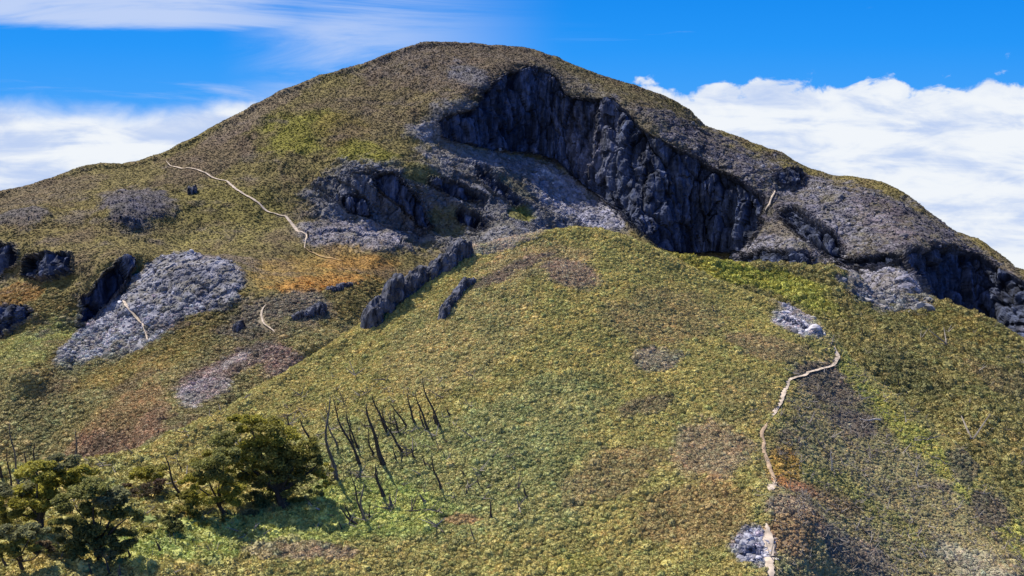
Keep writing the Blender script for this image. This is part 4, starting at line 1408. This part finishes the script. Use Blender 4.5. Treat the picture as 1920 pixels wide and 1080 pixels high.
def live_tree(name, label, base, depth_off, clumps, leaf, tones, trunk_w, lean, nleaf, seed, limbs=6, thick=0.75, group=None):
    """clumps: (px, py, half width px, half height px) pads of foliage in the crown"""
    r = np.random.default_rng(seed)
    B = on(SB, *base)
    root = empty(name, B)
    tag(root, label, 'bush' if name == 'bush' else 'tree', group)
    Y0 = B[1] + depth_off
    ppm = FP / Y0
    pads = []
    for (cx, cy, hw, hh) in clumps:
        c = world(cx, cy, Y0 + r.normal(0, 0.2) * hw / ppm)
        pads.append((np.array(c) - B, hw / ppm, hh / ppm))
    # wood
    cz = np.mean([p[0] for p in pads], axis=0)
    fork = np.array([cz[0] * 0.45 + lean, cz[1] * 0.4, max(cz[2] * 0.42, 0.6)])
    r0 = trunk_w / ppm / 2
    path = [np.array([0, 0, -0.6]), np.array([lean * 0.1, 0, 0.3]), fork * 0.5 + np.array([lean * 0.2, 0, 0]), fork]
    v, f = tube(path, [r0 * 1.5, r0 * 1.1, r0 * 0.9, r0 * 0.7], 9, 0.2, r)
    mesh_obj('trunk', v, f, M_BARK, root, smooth=True)
    for k, (c, a, b) in enumerate(pads[:limbs]):
        mid = fork * 0.45 + c * 0.55 + r.normal(0, 0.25, 3) - np.array([0, 0, 0.2])
        q = [fork * 0.9, fork * 0.6 + mid * 0.4 + r.normal(0, .12, 3), mid, c - np.array([0, 0, b * 0.2])]
        v, f = tube(q, [r0 * 0.55, r0 * 0.42, r0 * 0.3, r0 * 0.12], 6, 0.2, r)
        mesh_obj('limb', v, f, M_BARK, root, smooth=True)
    # foliage: sub-clumps on the upper surface of every pad, leaves round them
    Vs, Fs, Cs = [], [], []
    tot = sum(a * a for _, a, _ in pads)
    for (c, a, b) in pads:
        tone = np.array(tones[r.integers(len(tones))])
        nsub = max(4, int(10 * (a * a / tot) * len(pads)))
        for s in range(nsub):
            th, zz = r.random() * 6.283, r.random() * 1.5 - 0.5
            rr = math.sqrt(max(0.0, 1 - zz * zz)) * (0.35 + 0.65 * r.random() ** 0.5)
            sc_c = c + np.array([math.cos(th) * rr * a, math.sin(th) * rr * a * thick, zz * b])
            srad = a * (0.26 + 0.18 * r.random())
            nl = max(8, int(1.5 * nleaf * (a * a / tot) / nsub))
            u = r.normal(size=(nl, 3)); u /= np.linalg.norm(u, axis=1)[:, None]
            u *= (r.random(nl) ** 0.45)[:, None]
            p = sc_c + u * np.array([srad, srad, srad * 0.55])
            t1 = r.normal(size=(nl, 3)) * np.array([1, 1, 0.6]); t1 /= np.linalg.norm(t1, axis=1)[:, None]
            t2 = np.cross(t1, r.normal(size=(nl, 3))); t2 /= np.linalg.norm(t2, axis=1)[:, None]
            ls = leaf * 1.35 * (0.6 + 0.8 * r.random(nl))[:, None]
            quad = np.stack([p - t1 * ls, p + t2 * ls * 0.5, p + t1 * ls, p - t2 * ls * 0.5], 1)
            Vs.append(quad.reshape(-1, 3))
            cc = tone * (0.8 + 0.4 * r.random()) * (0.75 + 0.5 * r.random((nl, 1)))
            Cs.append(np.repeat(cc, 4, axis=0))
    Vv = np.concatenate(Vs)
    Cc = np.concatenate(Cs)
    Ff = np.arange(len(Vv)).reshape(-1, 4).tolist()
    mesh_obj('crown', Vv, Ff, M_LEAF, root, colors=Cc)
    return root


OL = (0.34, 0.31, 0.055)
OL2 = (0.25, 0.23, 0.055)
DG = (0.15, 0.155, 0.05)
DG2 = (0.21, 0.21, 0.065)
GG = (0.21, 0.21, 0.10)
live_tree('broadleaf_tree', 'largest round dark green tree with a wide windswept crown', (535, 955), 0.5,
          [(470, 800, 36, 16), (520, 815, 42, 20), (420, 832, 40, 18), (565, 835, 34, 18), (480, 845, 46, 22), (540, 860, 44, 22), (595, 868, 26, 20),
           (440, 870, 40, 20), (500, 890, 44, 22), (570, 895, 36, 20), (605, 905, 18, 16), (530, 920, 34, 16), (465, 905, 30, 16), (590, 925, 16, 8), (450, 790, 26, 10), (500, 800, 40, 14), (390, 860, 26, 14), (500, 855, 50, 24), (550, 885, 50, 24), (480, 935, 34, 12), (550, 945, 30, 10), (610, 885, 18, 18)],
          0.13, [OL, DG2, DG, OL2, DG2], 22, -0.3, 26000, 1, 9)
live_tree('broadleaf_tree', 'olive topped tree leaning out from the left side of the largest tree', (430, 975), -1.5,
          [(385, 880, 36, 14), (420, 858, 34, 16), (360, 905, 26, 14), (410, 905, 36, 16), (445, 920, 32, 14), (385, 932, 34, 14), (430, 945, 24, 10), (355, 930, 18, 10)],
          0.13, [OL, OL2, OL, DG2], 10, -0.4, 11000, 2, 6)
live_tree('broadleaf_tree', 'wide olive crowned tree at the left edge', (75, 1015), 1.0,
          [(110, 868, 36, 10), (70, 885, 42, 16), (30, 915, 34, 16), (110, 905, 40, 18), (60, 930, 44, 18), (15, 945, 26, 16), (95, 945, 36, 18), (40, 968, 34, 16), (150, 890, 30, 14), (5, 975, 22, 16)],
          0.14, [OL, OL, OL2, GG], 14, 0.3, 16000, 3, 7)
live_tree('broadleaf_tree', 'dark green tree in front of the olive crowned one on the left', (190, 1055), -1.0,
          [(175, 920, 40, 16), (215, 935, 36, 18), (140, 945, 36, 20), (190, 960, 44, 22), (235, 970, 28, 20), (120, 985, 34, 22), (170, 1005, 42, 22), (225, 1010, 32, 18), (145, 1035, 34, 16), (205, 1035, 30, 14), (105, 1025, 24, 16)],
          0.14, [DG, DG2, GG, DG2], 14, -0.2, 19000, 4, 8)
live_tree('broadleaf_tree', 'sparse brownish tree in the bottom left corner', (45, 1075), -1.0,
          [(20, 1000, 30, 14), (60, 1000, 30, 16), (40, 1025, 34, 14), (10, 1030, 22, 14), (80, 1030, 22, 12), (-20, 1010, 24, 16)],
          0.13, [GG, OL2, (0.14, 0.10, 0.05)], 9, -0.2, 5500, 5, 5)
live_tree('conical_tree', 'small dark conical tree between the left trees and the largest tree', (322, 1012), 0.0,
          [(318, 962, 9, 9), (316, 975, 14, 9), (322, 988, 20, 10), (325, 1002, 24, 9)],
          0.12, [DG, DG2], 7, 0.0, 4200, 6, 2)
live_tree('small_tree', 'small flat topped light green tree left of the largest tree', (282, 925), 0.0,
          [(270, 885, 24, 6), (295, 878, 20, 7), (255, 893, 18, 5), (285, 895, 22, 7)],
          0.12, [OL, OL2], 5, 0.0, 3000, 7, 3)
live_tree('small_tree', 'thin brown leaved tree beside the small flat topped one', (292, 945), 1.0,
          [(285, 918, 24, 10), (260, 925, 20, 10), (300, 905, 16, 8)],
          0.11, [(0.13, 0.085, 0.06), (0.11, 0.085, 0.05)], 5, 0.0, 1300, 8, 3)
live_tree('small_tree', 'thin pale shrubby tree under the left end of the largest crown', (352, 985), 0.0,
          [(345, 955, 20, 9), (365, 965, 16, 8), (335, 970, 16, 8)],
          0.11, [GG, OL2], 5, 0.0, 2000, 9, 3)

for i_, (bx, by, hw, hh, tn, lab) in enumerate([
    (250, 985, 20, 10, GG, 'rounded grey green bush right of the dark green left tree'),
    (270, 1010, 16, 9, OL2, 'olive bush below and right of the dark green left tree'),
    (292, 985, 14, 8, GG, 'small bush just left of the conical tree'),
    (375, 1000, 20, 9, OL, 'bright bush at the foot of the leaning olive topped tree'),
    (330, 945, 16, 8, OL2, 'bush at the upper end of the long leaning snag'),
    (232, 925, 16, 8, (0.14, 0.10, 0.06), 'brown leaved bush behind the dark green left tree'),
    (415, 985, 18, 7, DG2, 'low dark bush under the leaning olive topped tree'),
    (470, 975, 22, 8, GG, 'low bush in the shade under the left part of the largest tree'),
    (620, 915, 12, 7, OL2, 'small bush at the right foot of the largest tree'),
]):
    live_tree('bush', lab, (bx, by), 0.0, [(bx, by - hh * 1.2, hw, hh), (bx + hw * 0.5, by - hh * 0.8, hw * 0.7, hh * 0.8), (bx - hw * 0.5, by - hh * 0.7, hw * 0.7, hh * 0.8)],
              0.11, [tn], 4, 0.0, 1500, 30 + i_, 3)

# ------------------------------------------------------------------ small single things
def post(S, px, py, h, label):
    B = on(S, px, py)
    r = np.random.default_rng(3)
    path = [np.array([0, 0, -0.4]), np.array([0.03, 0, h * 0.3]), np.array([0.02, 0, h * 0.7]), np.array([0.05, 0, h])]
    v, f = tube(path, [0.34, 0.32, 0.34, 0.2], 7, 0.4, r)
    o = mesh_obj('wooden_post', v, f, M_CHARWOOD)
    o.location = tuple(B)
    tag(o, label, 'post')


post(SA, 575, 461, 2.6, 'dark upright post beside the lower end of the mountain trail')


def boulder(S, px, py, size, color, label, seed):
    o = proto_stone(seed)
    me = o.data
    me.materials.clear()
    me.materials.append(simple_material('boulder_pale', color, 0.9, 0.3, 1.5, 0.4))
    o.name = 'boulder'
    COL.objects.link(o)
    o.location = tuple(on(S, px, py) + np.array([0, 0, size * 0.2]))
    o.scale = (size,) * 3
    tag(o, label, 'boulder')


boulder(SB, 852, 487, 1.0, (0.75, 0.73, 0.72), 'small white rock on the dark crag behind the near hill crest', 61)
boulder(SB, 1453, 1058, 0.6, (0.7, 0.66, 0.62), 'small white stone beside the trail at the bottom edge', 62)
boulder(SB, 869, 552, 0.9, (0.45, 0.43, 0.48), 'pale grey rock on the dark wedge of the near hill', 63)
print('script done')
